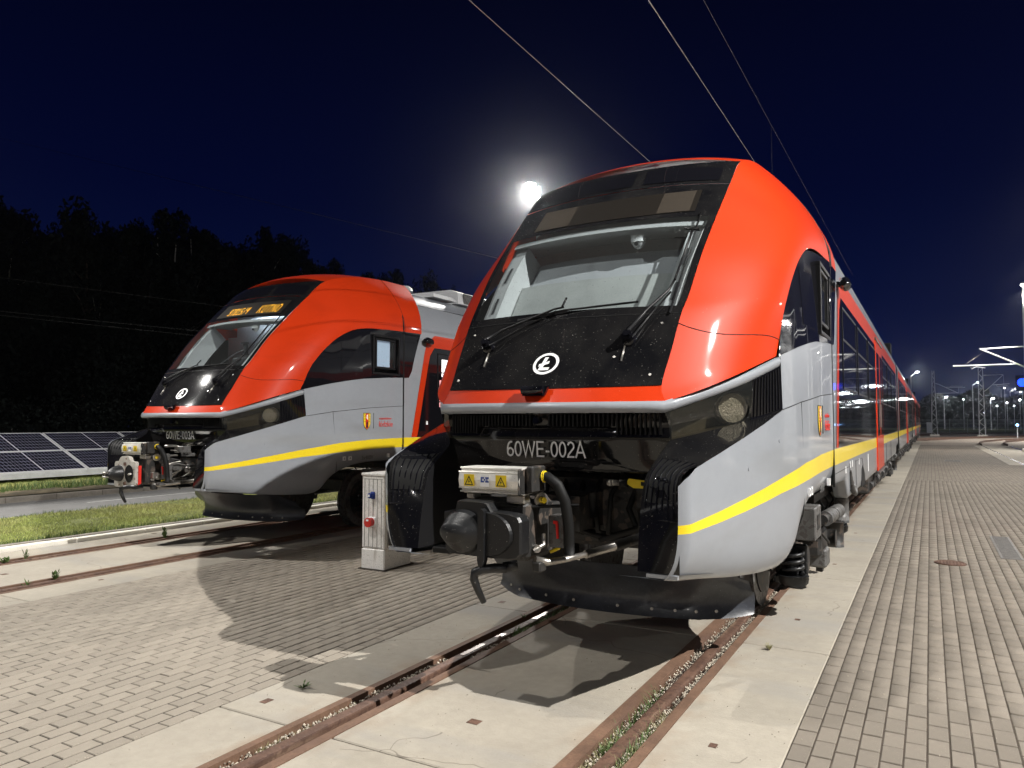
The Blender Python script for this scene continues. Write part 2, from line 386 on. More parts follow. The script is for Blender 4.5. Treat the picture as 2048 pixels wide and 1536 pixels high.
# ================================================================== TRAIN (local frame: x across, y back from the bumper tips, z above rail)
def ip(tab, y):
    return float(np.interp(y, [t[0] for t in tab], [t[1] for t in tab]))
W_T = [(0, 1.030), (.15, 1.063), (.4, 1.122), (.7, 1.188), (1.0, 1.245), (1.3, 1.292), (1.7, 1.342), (2.1, 1.375), (2.6, 1.394), (3.3, 1.404), (90, 1.405)]
BOT_T = [(0, .795), (.3, .762), (.7, .710), (1.1, .672), (1.45, .655), (1.58, .665), (1.68, .705), (1.75, .760), (1.82, .825), (1.92, .895), (2.05, .955), (2.28, 1.015), (2.6, 1.045), (2.9, 1.055), (3.37, 1.06)]
SL_T = [(0, 1.045), (.35, 1.073), (.7, 1.108), (1.3, 1.170), (1.96, 1.212), (2.6, 1.238), (3.4, 1.250), (9.6, 1.235), (90, 1.235)]
SU_T = [(0, 1.092), (.35, 1.135), (.7, 1.185), (1.3, 1.268), (1.96, 1.345), (2.6, 1.382), (3.4, 1.396), (9.6, 1.385), (90, 1.385)]
TOPA_T = [(0, 1.300), (.02, 1.335), (.05, 1.365), (.10, 1.393), (.2, 1.420), (1.365, 1.728), (1.83, 1.790), (2.6, 1.860), (3.37, 1.900)]
WB_T = [(1.27, 2.085), (1.75, 2.185), (2.1, 2.245), (2.43, 2.290), (3.0, 2.335), (3.37, 2.352), (3.6, 2.365), (3.9, 2.37)]
def wx(y, z):
    x = ip(W_T, y)
    b = ip(BOT_T, min(y, 3.37)) if y < 3.4 else 0.83
    t = max(0.0, z - b)
    x -= 0.085 * math.exp(-t / 0.085)
    if y < 0.06: x -= 0.045 * (1 - y / 0.06) ** 2
    if z > 2.1:
        kk = 0.085 * max(0.0, min(1.0, (3.2 - y) / 1.3))
        x -= kk * (z - 2.1) ** 1.4 * (1 if z < 3.2 else 1)
    return x

# front face: rows (xe, ye, ze, yc, zc)
FT = np.array([
    (.800, .375, 1.768, .205, 1.762),
    (.766, .412, 1.866, .268, 1.856),
    (.786, .560, 2.100, .455, 2.103),
    (.803, .707, 2.331, .606, 2.336),
    (.822, .830, 2.480, .725, 2.490),
    (.842, 1.090, 2.800, .985, 2.815),
    (.860, 1.420, 3.130, 1.325, 3.155),
    (.880, 1.770, 3.460, 1.690, 3.505),
    (.888, 2.120, 3.743, 2.080, 3.850),
    (.900, 2.680, 3.905, 2.660, 4.015),
    (.912, 3.350, 3.972, 3.350, 4.085),
    (.925, 4.000, 3.975, 4.000, 4.100)])
QT = np.array([(1.280, 1.27, 2.085), (1.288, 1.32, 2.18), (1.298, 1.37, 2.29), (1.308, 1.43, 2.40), (1.315, 1.49, 2.48), (1.330, 1.70, 2.69),
               (1.345, 1.95, 2.87), (1.360, 2.22, 2.995), (1.377, 2.53, 3.055), (1.394, 2.98, 3.080), (1.403, 3.40, 3.092), (1.406, 3.84, 3.100)])
DP = np.array([(.74, .60, .25), (.76, .62, .12), (.78, .62, .05), (.80, .60, .02), (.80, .58, 0), (.80, .50, -.18), (.78, .40, -.38), (.74, .28, -.56), (.70, .18, -.68), (.74, .06, -.66), (.76, 0, -.64), (.76, 0, -.64)])
DQ = np.array([(-.18, -.95, -.22), (-.2, -.97, -.02), (-.2, -.96, .1), (-.2, -.95, .2), (-.2, -.93, .28), (-.2, -.86, .45), (-.18, -.70, .66), (-.14, -.42, .88), (-.10, -.12, .99), (-.05, 0, 1), (-.02, 0, 1), (-.02, .1, 1)])
def cat(T, v):
    n = len(T); i = min(int(v), n - 2); t = v - i
    p1, p2 = T[i], T[i + 1]
    p0 = T[i - 1] if i > 0 else 2 * p1 - p2
    p3 = T[i + 2] if i + 2 < n else 2 * p2 - p1
    return 0.5 * ((2 * p1) + (-p0 + p2) * t + (2 * p0 - 5 * p1 + 4 * p2 - p3) * t * t + (-p0 + 3 * p1 - 3 * p2 + p3) * t ** 3)
def fs(u, v, off=0.0):
    a = cat(FT, v); w = 1 - abs(u) ** 2.2
    p = np.array([u * a[0], a[1] + (a[3] - a[1]) * w, a[2] + (a[4] - a[2]) * w])
    if off:
        e_ = 0.02
        du = fs(min(u + e_, 1.3), v) - fs(u - e_, v); dv = fs(u, min(v + e_, 11)) - fs(u, max(v - e_, 0))
        nn = np.cross(du, dv); nn /= np.linalg.norm(nn)
        if nn[1] > 0.3 or nn[2] < -0.3: nn = -nn
        p = p + nn * off
    return p
def fz(z, u=0.0):  # v for a given height at column u
    lo, hi = 0.0, 8.0
    for _ in range(30):
        m_ = (lo + hi) / 2
        if fs(u, m_)[2] < z: lo = m_
        else: hi = m_
    return lo
def fxz(x, z, off=0.0):
    v = fz(z, 0.0)
    for _ in range(4):
        u = x / cat(FT, v)[0]; v = fz(z, u)
    return fs(u, v, off)
def side_row(v, s):
    a = cat(FT, v); P = np.array([a[0], a[1], a[2]]); Q = cat(QT, v)
    L_ = np.linalg.norm(Q - P); dp = cat(DP, v); dq = cat(DQ, v)
    dp = dp / np.linalg.norm(dp); dq = dq / np.linalg.norm(dq)
    c = 0.31
    P1 = P + dp * L_ * c; Q1 = Q + dq * L_ * c
    return (1 - s) ** 3 * P + 3 * (1 - s) ** 2 * s * P1 + 3 * (1 - s) * s * s * Q1 + s ** 3 * Q

def lerp(a, b, t): return np.asarray(a, float) * (1 - t) + np.asarray(b, float) * t
def pl(pts, t):  # point on polyline by fraction of index
    pts = np.asarray(pts, float); n = len(pts) - 1; i = min(int(t * n), n - 1); f = t * n - i
    return pts[i] * (1 - f) + pts[i + 1] * f

def text_obj(name, s, size, loc, rot, mat_, parent, extrude=0.0015, align='CENTER', sxy=(1, 1), shear=0.0):
    c = bpy.data.curves.new(name, 'FONT'); c.body = s; c.size = size; c.extrude = extrude
    c.align_x = align; c.align_y = 'CENTER'; c.shear = shear; c.resolution_u = 4
    c.materials.append(mat_)
    t = bpy.data.objects.new(name, c); COL.objects.link(t)
    dg = bpy.context.evaluated_depsgraph_get(); me = bpy.data.meshes.new_from_object(t.evaluated_get(dg)); me.name = name
    bpy.data.objects.remove(t)
    o = bpy.data.objects.new(name, me); o.location = loc; o.rotation_euler = rot; o.scale = (sxy[0], sxy[1], 1)
    return link(o, parent)

def arc_pts(cx, cz, rx, rz, a0, a1, n=12):
    return [(cx + rx * math.cos(math.radians(a0 + (a1 - a0) * i / n)), cz + rz * math.sin(math.radians(a0 + (a1 - a0) * i / n))) for i in range(n + 1)]
GLY = {  # centre lines of plain sans letters, cap height 1
    '0': (.56, [arc_pts(.28, .5, .20, .43, 90, 450, 28)]),
    '6': (.56, [arc_pts(.28, .30, .20, .235, 150, 510, 22), arc_pts(.36, .46, .28, .47, 75, 195, 12)]),
    '2': (.56, [arc_pts(.28, .70, .19, .235, 165, -35, 12) + [(.12, .20), (.08, .06), (.50, .06)]]),
    '3': (.56, [arc_pts(.27, .73, .18, .205, 155, -85, 12), arc_pts(.27, .285, .205, .225, 85, -160, 14)]),
    'W': (.94, [[(.04, .99), (.25, .07), (.47, .93), (.69, .07), (.90, .99)]]),
    'E': (.66, [[(.60, .94), (.13, .94), (.13, .06), (.61, .06)], [(.13, .51), (.56, .51)]]),
    'A': (.68, [[(.03, .0), (.34, .95), (.65, .0)], [(.13, .33), (.55, .33)]]),
    '-': (.36, [[(.05, .36), (.31, .36)]]),
}
def stroke_text(name, txt, h, loc, mat_, parent, w=.115, tilt=0.0):
    g = G(); x = 0.0; parts = []
    total = sum(GLY[c][0] for c in txt)
    for c in txt:
        wd, strokes = GLY[c]
        for q, st in enumerate(strokes):
            P = np.array(st, float); rows = []
            for i in range(len(P)):
                a = P[i] - P[max(i - 1, 0)]; b = P[min(i + 1, len(P) - 1)] - P[i]
                closed = np.allclose(P[0], P[-1])
                if i == 0: a = b if not closed else P[-1] - P[-2]
                if i == len(P) - 1: b = a if not closed else P[1] - P[0]
                a = a / np.linalg.norm(a); b = b / np.linalg.norm(b); t = a + b; t /= np.linalg.norm(t)
                n = np.array([-t[1], t[0]]); k_ = min(2.6, 1 / max(.3, float(n @ np.array([-a[1], a[0]]))))
                rows.append([((x + P[i][0] + s_ * n[0] * w / 2 * k_ - total / 2) * h, -.0004 * q, (P[i][1] + s_ * n[1] * w / 2 * k_ - .5) * h) for s_ in (-1, 1)])
            g.grid(rows, 0, False)
        x += wd
    o = g.build(name, mat_, parent, kind='stuff'); o.location = loc; o.rotation_euler = (tilt, 0, 0)
    return o

FRONT = (math.radians(90), 0, 0)             # text facing -y
SIDE = (math.radians(90), 0, math.radians(90))   # text facing +x

def build_nose(root):
    """the cab end; every part is a child of root"""
    # red shell: side patches and crown
    g = G()
    vs = np.linspace(0, 11, 67); ss = np.linspace(0, 1, 15)
    g.grid([[side_row(v, s) for s in ss] for v in vs], flip=True)
    g.mirror()
    g.grid([[fs(u, v) for u in np.linspace(-1, 1, 21)] for v in np.linspace(8, 11, 16)])
    g.grid([[fs(u, v) for u in np.linspace(-1, 1, 21)] for v in np.linspace(0, 1.0, 4)])
    g.build('nose_shell', M['red'], root)
    # bonnet (black) with a seam to the windscreen
    g = G(); g.grid([[fs(u, v, 0.004) for u in np.linspace(-.997, .997, 25)] for v in np.linspace(0.99, 3.02, 12)])
    g.build('bonnet', M['black'], root)
    g = G()
    g.grid([[fs(u, v, 0.006) for u in np.linspace(-.985, .985, 21)] for v in (3.02, 3.045)], 0)
    for uu in (-1, 1):
        pass
    g.build('bonnet_seam', M['rubber'], root)
    # windscreen surround, clear glass and panels above
    g = G()
    g.grid([[fs(u, v, 0.004) for u in np.linspace(-.997, .997, 25)] for v in np.linspace(3.05, 3.42, 4)])
    for sgn in (-1, 1):
        g.grid([[fs(sgn * u, v, 0.004) for u in (.945, .97, .997)] for v in np.linspace(3.42, 6.0, 16)], flip=sgn < 0)
    g.grid([[fs(u, v, 0.004) for u in np.linspace(-.997, .997, 25)] for v in np.linspace(6.0, 7.0, 6)])
    g.build('windscreen_surround', M['black'], root)
    g = G(); g.grid([[fs(u, v, 0.003) for u in np.linspace(-.95, .95, 25)] for v in np.linspace(3.40, 6.02, 18)])
    g.build('windscreen', M['glass'], root)
    g = G(); g.grid([[fs(u, 7.02 + (8.0 - .36 * (1 - abs(u) ** 2.5) - 7.02) * q, 0.004) for u in np.linspace(-.997, .997, 25)] for q in np.linspace(0, 1, 6)])
    g.build('upper_fairing', M['black'], root)
    g = G(); g.grid([[fs(u, v, 0.009) for u in np.linspace(-.78, .12, 12)] for v in np.linspace(7.12, 7.52, 5)])
    g.grid([[fs(u, v, 0.009) for u in np.linspace(.22, .90, 10)] for v in np.linspace(7.12, 7.56, 5)])
    g.build('roof_light_cover', M['blackc'], root)
    # grey trim under the nose
    def trim_pt(t, up):  # t 0 centre .. 1 at the bend .. 2 rear
        if t <= 1:
            x = .80 * t; w = 1 - t ** 2.2
            y = .368 - .17 * w; z = (1.768 if up else 1.700) + (-.004 * w if up else 0.0)
        else:
            s = t - 1
            y = .368 + (1.33 - .368) * s; x = .80 + (1.292 - .80) * (s * 1.0) + .055 * math.sin(math.pi * s)
            z = (1.768 + (2.090 - 1.768) * s) if up else (1.700 + (2.020 - 1.700) * s)
        return np.array([x, y - .010, z])
    g = G()
    ts = list(np.linspace(0, 1, 9)) + list(np.linspace(1.08, 2, 12))
    rows = []
    for t in ts:
        a = trim_pt(t, True); b = trim_pt(t, False)
        out = np.array([0, -.012, 0]) if t <= 1 else np.array([.010, -.006, 0])
        rows.append([a + (0, .03, 0), a + (0, 0, .002), lerp(a, b, .5) + out, b, b + (0, .03, .004)])
    g.grid(rows, flip=True)
    g.mirror()
    g.build('nose_trim', M['grey'], root)
    # headlamp units
    for sgn in (1, -1):
        top = [trim_pt(t, False) + (0, .008, .004) for t in np.linspace(1.0, 2, 13)]
        bot = [pl([(.80, .455, 1.535), (.93, .66, 1.575), (1.07, .89, 1.625), (1.19, 1.12, 1.675), (1.292, 1.362, 1.730)], t) for t in np.linspace(0, 1, 13)]
        mv = lambda p, d: (sgn * (p[0] + d[0]), p[1] + d[1], p[2] + d[2])
        g = G()
        g.grid([[mv(lerp(top[i], bot[i], s), (.012 * math.sin(math.pi * s), -.008 * math.sin(math.pi * s), 0)) for s in np.linspace(0, 1, 5)] for i in range(9)], 0, flip=sgn < 0)
        hl = g.build('headlight', M['lampglass'], root)
        g = G()
        g.grid([[mv(lerp(top[i], bot[i], s), (.004, -.002, 0)) for s in np.linspace(0, 1, 5)] for i in range(8, 13)], 0, flip=sgn < 0)
        g.build('rear_cover', M['blackc'], hl)
        g = G()
        for i in range(9):
            t = 8.3 / 12 + i * .034
            a = pl(top, t); b = pl(bot, t)
            g.tube([mv(a, (.008, -.004, -.01)), mv(b, (.008, -.004, .01))], .0035, 4, 0, caps=False)
        g.build('cooling_rib', M['rubber'], hl, kind='stuff')
        g = G()
        g.grid([[mv(lerp(top[i], bot[i], s), (-.10, .10, 0)) for s in np.linspace(0, 1, 5)] for i in range(13)], 0, flip=sgn < 0)
        g.grid([[mv(top[i], (0, 0, 0)), mv(top[i], (-.10, .10, 0))] for i in range(13)], 0)
        g.grid([[mv(bot[i], (0, 0, 0)), mv(bot[i], (-.10, .10, 0))] for i in range(13)], 0)
        g.build('lamp_housing', M['bronze'], hl)
        c = Vector((sgn * 1.055, .955, 1.735)); ax = Vector((sgn * .60, -.80, 0))
        g = G()
        g.cyl(c - ax * .03, ax, .112, .06, 32, 1)
        g.cyl(c + ax * .006, ax, .094, .012, 32, 0)
        g.tube([c + ax * .012, c + ax * .035], [.098, .104], 32, 2, caps=False)
        g.build('lamp_reflector', [M['reflector'], M['steel'], M['rubber']], hl)
    # bumper wings: grey outer skin with yellow stripe
    ys = [0, .008, .02, .04, .06, .1, .15, .22, .3, .4, .55, .7, .85, 1.0, 1.15, 1.3, 1.365, 1.45, 1.52, 1.58, 1.63, 1.68, 1.72, 1.75, 1.79, 1.82, 1.87, 1.92, 2.0, 2.05, 2.15, 2.28, 2.45, 2.6, 2.75, 2.9, 3.1, 3.365]
    def skin(lo, hi, n, ya=ys):
        rows = []
        for y in ya:
            a, b = lo(y), hi(y)
            rows.append([(wx(y, a + (b - a) * s), y, a + (b - a) * s) for s in np.linspace(0, 1, n)])
        return rows
    g = G()
    lowrows = []
    for y in ys:
        a, b = ip(BOT_T, y), ip(SL_T, y)
        zz = [a, a + .012, a + .03, a + .06, a + .10] + list(np.linspace(a + .16, b, 4)) if b - a > .2 else list(np.linspace(a, b, 9))
        lowrows.append([(wx(y, a) - (.26 if y < .01 else .16), y + .0, a + .004)] + [(wx(y, z), y, z) for z in zz])
    g.grid(lowrows, flip=True)
    g.grid(skin(lambda y: ip(SU_T, y), lambda y: ip(TOPA_T, y), 8), flip=True)
    g.box(.80, .975, .006, .03, .802, .822)
    # upper cab side between mid seam and windows
    rows = []
    for s in np.linspace(0, 1, 16):
        r = []
        for q in np.linspace(0, 1, 6):
            y0 = 1.365 + (1.315 - 1.365) * q; y = y0 + (3.365 - y0) * s
            a, b = ip(TOPA_T, y), ip(WB_T, y)
            z = a + (b - a) * q; r.append((wx(y, z), y, z))
        rows.append(r)
    g.grid(rows, flip=True)
    g.pair('cab_side_skin', M['grey'], root)
    g = G(); g.grid(skin(lambda y: ip(SL_T, y), lambda y: ip(SU_T, y), 3), flip=True)
    g.pair('yellow_stripe', M['yellow'], root)
    # seams on the cab side
    g = G()
    def sl(pts, r=.0035): g.tube(pts, r, 4, 0, caps=False)
    sl([(wx(y, ip(TOPA_T, y)), y, ip(TOPA_T, y)) for y in np.linspace(1.365, 3.36, 14)])
    sl([(wx(1.83, z), 1.83 + (z - 1.79) * -.12, z) for z in np.linspace(.88, 1.79, 12)])
    sl([tuple(side_row(v, s)) for v, s in [(2.7 - 1.5 * q, q) for q in np.linspace(0, 1, 14)]])
    for s in range(0, 1): sl([tuple(side_row(10.05, q)) for q in np.linspace(0, 1, 14)])
    sl([(wx(1.34, z), 1.315 + .05 * (2.085 - z) / .36, z) for z in np.linspace(1.73, 2.08, 5)])
    g.mirror()
    sl([tuple(fs(u, 10.05)) for u in np.linspace(-1, 1, 9)])
    g.build('panel_seam', M['rubber'], root)
    # round fixings and little sockets
    g = G()
    for y, z in ((.75, 1.36), (1.28, 1.52)):
        g.cyl((wx(y, z), y, z), (1, -.2, 0), .012, .006, 12)
    g.pair('jacking_plug', M['grey'], root)
    # wing caps (black) with louvres
    g = G()
    cap = [((.985, .012, .828), (.745, .020, .828)), ((.985, .010, 1.0), (.745, .045, 1.0)), ((.985, .010, 1.2), (.745, .09, 1.2)),
           ((.987, .018, 1.30), (.748, .13, 1.30)), ((.995, .040, 1.352), (.750, .185, 1.352)), ((1.020, .085, 1.388), (.755, .25, 1.392)),
           ((1.06, .17, 1.410), (.762, .33, 1.432)), ((wx(.3, 1.4) - .005, .30, 1.444), (.775, .42, 1.485)), ((wx(.45, 1.4) - .004, .45, 1.484), (.80, .458, 1.536)),
           ((wx(.7, 1.4) - .003, .70, 1.551), (.93, .66, 1.577)), ((wx(1.0, 1.4) - .002, 1.0, 1.630), (1.07, .89, 1.626)), ((1.290, 1.355, 1.725), (1.288, 1.358, 1.731))]
    g.grid([[lerp(a, b, s) for s in np.linspace(0, 1, 6)] for a, b in cap])
    g.pair('wing_cap', M['black'], root)
    g = G()
    for i in range(6):
        s = .14 + i * .145
        pts = [lerp(*cap[2], s) - (0, .0, .08)] + [lerp(*cap[j], s) for j in (2, 3, 4, 5, 6)]
        pts = [p + (0, -.002, .001) for p in pts]
        g.tube(pts, .0050, 6)
    pa = [lerp(cap[2][0], cap[2][1], s) + (0, -.004, -.09) for s in (.05, .95)]
    g.tube(pa, .005, 5)
    g.pair('wing_louvre', M['blackc'], root)
    g = G()  # dark slots behind the louvre ribs
    g.grid([[lerp(a, b, s) + (0, -.003, .0) for s in (.08, .92)] for a, b in [(cap[2][0], cap[2][1])] + cap[3:7]][0:5])
    g.pair('louvre_recess', M['rubber'], root)
    # inner walls of the wings, cheek panels and centre bumper
    g = G()
    inner = [b for a, b in cap[:9]]
    g.grid([[p, (.735, 1.15, p[2] if p[2] < 1.45 else 1.45)] for p in inner])
    g.poly([(.735, .03, .826), (.99, .03, .826), (1.18, 1.0, .70), (.735, 1.15, .80)])
    g.pair('wing_inner_panel', M['blackmat'], root)
    def bump_row(z, yc, ye, xe=.805, n=17): return [(xe * u, ye + (yc - ye) * (1 - abs(u) ** 2.2), z) for u in np.linspace(-1, 1, n)]
    g = G()
    g.grid([bump_row(1.705, .245, .41), bump_row(1.695, .33, .45), bump_row(1.612, .345, .462)], 0, True)
    g.grid([bump_row(1.612, .385, .475), bump_row(1.60, .375, .470), bump_row(1.52, .392, .478), bump_row(1.42, .402, .49), bump_row(1.345, .412, .50), bump_row(1.325, .46, .53)], 0, True)
    g.build('front_bumper', M['black'], root)
    g = G()
    for i in range(56):
        u = -.93 + i * 1.86 / 55
        w = 1 - abs(u) ** 2.2
        if abs(u) < .07: continue
        y = .455 + (.30 - .455) * w
        g.box(.805 * u - .005, .805 * u + .005, y - .008, y + .03, 1.618 - (.05 if abs(u) > .62 else 0), 1.692)
    g.build('vent_slat', M['blackmat'], root, kind='stuff')
    g = G(); g.tube([(u * .8, .452 + (.318 - .452) * (1 - abs(u) ** 2.2), 1.605 - (.055 if abs(u) > .6 else 0)) for u in np.linspace(-.95, .95, 40)], .004, 5)
    g.cyl((0, .27, 1.655), (0, -1, 0), .022, .06, 16)
    g.build('vent_lip', M['blackc'], root)
    # recess behind the coupler
    g = G()
    g.box(-.78, .78, 1.12, 1.16, .86, 1.40, 0)
    g.grid([[(-.78, .5, 1.33), (.78, .5, 1.33)], [(-.78, 1.14, 1.40), (.78, 1.14, 1.40)]], 0)
    g.box(-.16, .16, .55, 1.14, .93, 1.16, 0)
    g.box(-.45, .45, .95, 1.14, .78, 1.28, 0, bev=.03)
    g.box(-.72, -.5, .9, 1.13, .9, 1.25, 0, bev=.02)
    g.box(.42, .70, .86, 1.13, 1.05, 1.22, 0, bev=.02)
    g.build('draft_gear_box', M['under'], root)
    g = G()
    rnd = random.Random(3)
    for i in range(9):
        x0 = -.55 + i * .14; x1 = x0 + rnd.uniform(-.15, .2)
        g.tube([(x0, 1.02, 1.3), (x0 * .9, .85, 1.15 - rnd.random() * .1), ((x0 + x1) / 2, .78, 1.0 - rnd.random() * .12), (x1, .95, .86)], .014 + rnd.random() * .008, 7)
    for q in (0, .05):
        g.tube([(.30 + .38 * math.sin(a), .80 + q, 1.06 - .22 * math.cos(a) * .9) for a in np.linspace(-1.2, 1.6, 14)], .020, 8)
    g.tube([(.62, .55, 1.3), (.60, .6, 1.1), (.50, .75, .95), (.2, .8, .85)], .022, 8)
    g.tube([(.22, .62, 1.18), (.24, .60, 1.02)], .026, 8)
    g.build('brake_hose', M['rubber'], root)
    # yellow isolating cock
    g = G()
    g.prism([(.50, .50, 1.262), (.52, .50, 1.292), (.74, .50, 1.272), (.74, .50, 1.232), (.55, .50, 1.235)], (0, .018, 0), 0)
    g.prism([(.60, .496, 1.252), (.60, .496, 1.276), (.72, .496, 1.262), (.72, .496, 1.243)], (0, .003, 0), 2)
    g.cyl((.485, .51, 1.262), (1, 0, 0), .024, .05, 12, 2)
    g.cyl((.42, .51, 1.262), (1, 0, 0), .018, .09, 12, 1); g.cyl((.40, .51, 1.262), (1, 0, 0), .024, .025, 6, 1)
    g.build('isolating_cock', [M['yelldecal'], M['steel'], M['rubber']], root)
    # emblem, lamp, sticks and screws on the bonnet
    g = G()
    vc = fz(2.02)
    def ring(r0, r1, n=40, off=.0065):
        rows = []
        for i in range(n + 1):
            a = 2 * math.pi * i / n
            rows.append([fxz(r * math.cos(a), 2.02 + r * math.sin(a) * .80, off) for r in (r0, r1)])
        return rows
    g.grid(ring(.072, .092), 0, False)
    L_ = [(-.020, .052), (.006, .052), (-.004, .012), (.022, .022), (.020, .000), (-.009, -.010), (-.014, -.030), (.034, -.030), (.030, -.052), (-.046, -.052), (-.036, -.018), (-.050, -.024), (-.048, -.002), (-.031, .004)]
    g.add([tuple(fxz(x, 2.02 + z * .85, .0065)) for x, z in L_], [tuple(range(len(L_)))])
    g.build('emblem', M['white'], root)
    g = G()
    p = fs(0, .88)
    g.prism([(-.10, p[1] - .005, 1.875), (.10, p[1] - .005, 1.875), (.075, p[1] - .02, 1.812), (-.075, p[1] - .02, 1.812)], (0, -.028, -.004), 0)
    g.cyl((0, p[1] - .05, 1.845), (1, 0, 0), .026, .15, 16, 0)
    g.build('top_lamp', M['blackc'], root)
    g = G()
    for s in (-1, 1):
        a = fxz(s * .50, 2.12, .008); b = fxz(s * .50, 2.02, .008)
        g2 = G(); g2.tube([a, b], .006, 5); g2.build('bonnet_catch', M['steel'], root)
    for x, z in ((.70, 2.27), (.69, 1.93), (-.70, 1.93), (-.70, 2.27), (.45, 2.60 - .55)):
        g2 = G(); g2.cyl(fxz(x, z, .006), (0, -.8, .55), .009, .004, 10); g2.build('bonnet_screw', M['steel'], root)
    # wipers
    for s in (1, -1):
        b = fxz(s * .515, 2.18, .03)
        g = G()
        g.cyl(fxz(s * .515, 2.165, .03), (0, -.82, .55), .050, .05, 18, 1, r2=.036)
        g.cyl(fxz(s * .515, 2.165, .06), (0, -.82, .55), .026, .04, 14, 1)
        if s > 0:
            ch = [fxz(.515, 2.18, .07), fxz(.60, 2.33, .055), fxz(.70, 2.47, .05), fxz(.725, 2.56, .05)]
            g.tube(ch, [.013, .011, .009, .008], 8, 0)
            g.tube([fxz(.545, 2.15, .05), fxz(.63, 2.31, .045), fxz(.715, 2.46, .045)], .006, 6, 0)
            g.tube([fxz(.725, 2.54, .06), fxz(.745, 2.95, .05)], .010, 6, 0)
            g.tube([fxz(.735, 2.33, .016), fxz(.75, 3.16, .016)], .0075, 5, 0)
            g.tube([fxz(.69, 2.96, .06), fxz(.79, 2.95, .05)], .009, 5, 0)
        else:
            ch = [fxz(-.515, 2.18, .07), fxz(-.40, 2.26, .05), fxz(-.05, 2.39, .04), fxz(.02, 2.40, .04)]
            g.tube(ch, [.012, .009, .007, .007], 8, 0)
            g.tube([fxz(-.48, 2.15, .05), fxz(-.30, 2.24, .045), fxz(-.03, 2.375, .04)], .005, 6, 0)
            g.tube([fxz(-.33, 2.345, .018), fxz(.02, 2.39, .022), fxz(.52, 2.42, .018)], .0075, 5, 0)
            g.tube([fxz(.02, 2.39, .06), fxz(.02, 2.46, .05)], .008, 6, 0)
        g.build('wiper', [M['blackmat'], M['blackc']], root)
    # side windows of the cab (black glazing band)
    top_arch = [tuple(q) for q in QT]
    def arch_z(y): return float(np.interp(y, QT[:, 1], QT[:, 2]))
    def sidewin(g, ya, zb, zt, off):
        rows = []
        for y in ya:
            a, b = zb(y), zt(y)
            if b < a: b = a
            rows.append([(wx(y, a + (b - a) * s) + off, y, a + (b - a) * s) for s in np.linspace(0, 1, 7)])
        g.grid(rows, flip=True)
    g = G()
    yb = lambda y: ip(WB_T, y)
    sidewin(g, list(np.linspace(1.272, 1.5, 9)) + list(np.linspace(1.56, 2.60, 15)), yb, arch_z, .004)
    sidewin(g, np.linspace(2.60, 3.30, 6), yb, lambda y: 2.40, .004)
    sidewin(g, np.linspace(2.60, 3.30, 6), lambda y: 2.96, arch_z, .004)
    sidewin(g, [2.60, 2.66], lambda y: 2.40, lambda y: 2.96, .004)
    sidewin(g, [3.24, 3.30], lambda y: 2.40, lambda y: 2.96, .004)
    sidewin(g, np.linspace(3.30, 3.357, 2), yb, arch_z, .004)
    rows = []
    for s in np.linspace(0, 1, 5):
        r = []
        for q in np.linspace(0, 1, 8):
            ye = 3.56 + .26 * q ** 1.2 - .05 * max(0, .14 - q) / .14
            y = 3.388 + (ye - 3.388) * s; a, b = yb(y), arch_z(y)
            r.append((wx(y, 2.5) + .004, y, a + (b - a) * q))
        rows.append(r)
    g.grid(rows, flip=True)
    g.pair('cab_side_glazing', M['blackc'], root)
    for s in (1, -1):
        g = G()
        x = s * 1.390
        def fr(y0, y1, z0, z1, w, d, mi):
            for a in ((y0, y1, z0, z0 + w), (y0, y1, z1 - w, z1), (y0, y0 + w, z0 + w, z1 - w), (y1 - w, y1, z0 + w, z1 - w)):
                g.box(min(x, x - s * .03) , max(x, x + s * d), *a, mi, bev=.004)
        fr(2.63, 3.28, 2.37, 2.98, .035, .018, 0)
        fr(2.69, 3.17, 2.46, 2.93, .03, .014, 0)
        cw = g.build('cab_window', M['blackmat'], root)
        g = G(); g.add([(x, 2.70, 2.47), (x, 3.16, 2.47), (x, 3.16, 2.92), (x, 2.70, 2.92)], [(0, 1, 2, 3)])
        g.build('pane', M['glass'], cw)
        g = G()
        g.prism([(s * (wx(a_, b_) + .0045), a_, b_) for a_, b_ in ((1.98, 2.38), (2.42, 2.38), (2.42, 2.83), (2.02, 2.80))], (s * .003, 0, 0), 0)
        g.build('blanking_panel', M['blackc'], cw)
        # rear-view camera
        g = G()
        g.tube([(s * 1.39, 3.93, 2.99), (s * 1.46, 3.93, 2.99)], .03, 10)
        g.tube([(s * 1.47, 3.84, 2.99), (s * 1.475, 3.90, 3.0), (s * 1.475, 4.02, 2.985), (s * 1.46, 4.10, 2.97)], [.03, .055, .055, .02], 12)
        g.build('side_camera', M['blackc'], root)
    # body joint gap behind the cab
    g = G()
    g.box(1.388, 1.4075, 3.357, 3.388, 1.06, 3.10)
    g.pair('joint_gap', M['rubber'], root)
    g = G(); pts = [(1.404, 3.372, 3.06), (1.395, 3.375, 3.20), (1.35, 3.40, 3.34), (1.27, 3.46, 3.50)]
    g.tube(pts, [.016, .015, .012, .008], 6); g.pair('joint_seal', M['rubber'], root)
    # cab interior
    g = G()
    g.box(-1.15, 1.15, 2.08, 2.12, 1.6, 3.0, 0)
    g.box(-.95, .95, 2.08, 2.12, 3.0, 3.36, 0)
    g.box(-1.2, 1.2, 1.0, 2.40, 1.55, 1.60, 1)
    g.box(-.86, .86, 1.90, 2.40, 3.36, 3.39, 0)
    for s in (1, -1):
        g.box(min(s * 1.17, s * 1.2), max(s * 1.17, s * 1.2), 1.6, 2.4, 1.6, 2.40, 0)
    g.build('cab_interior', [M['cabwall'], M['cabdark']], root)
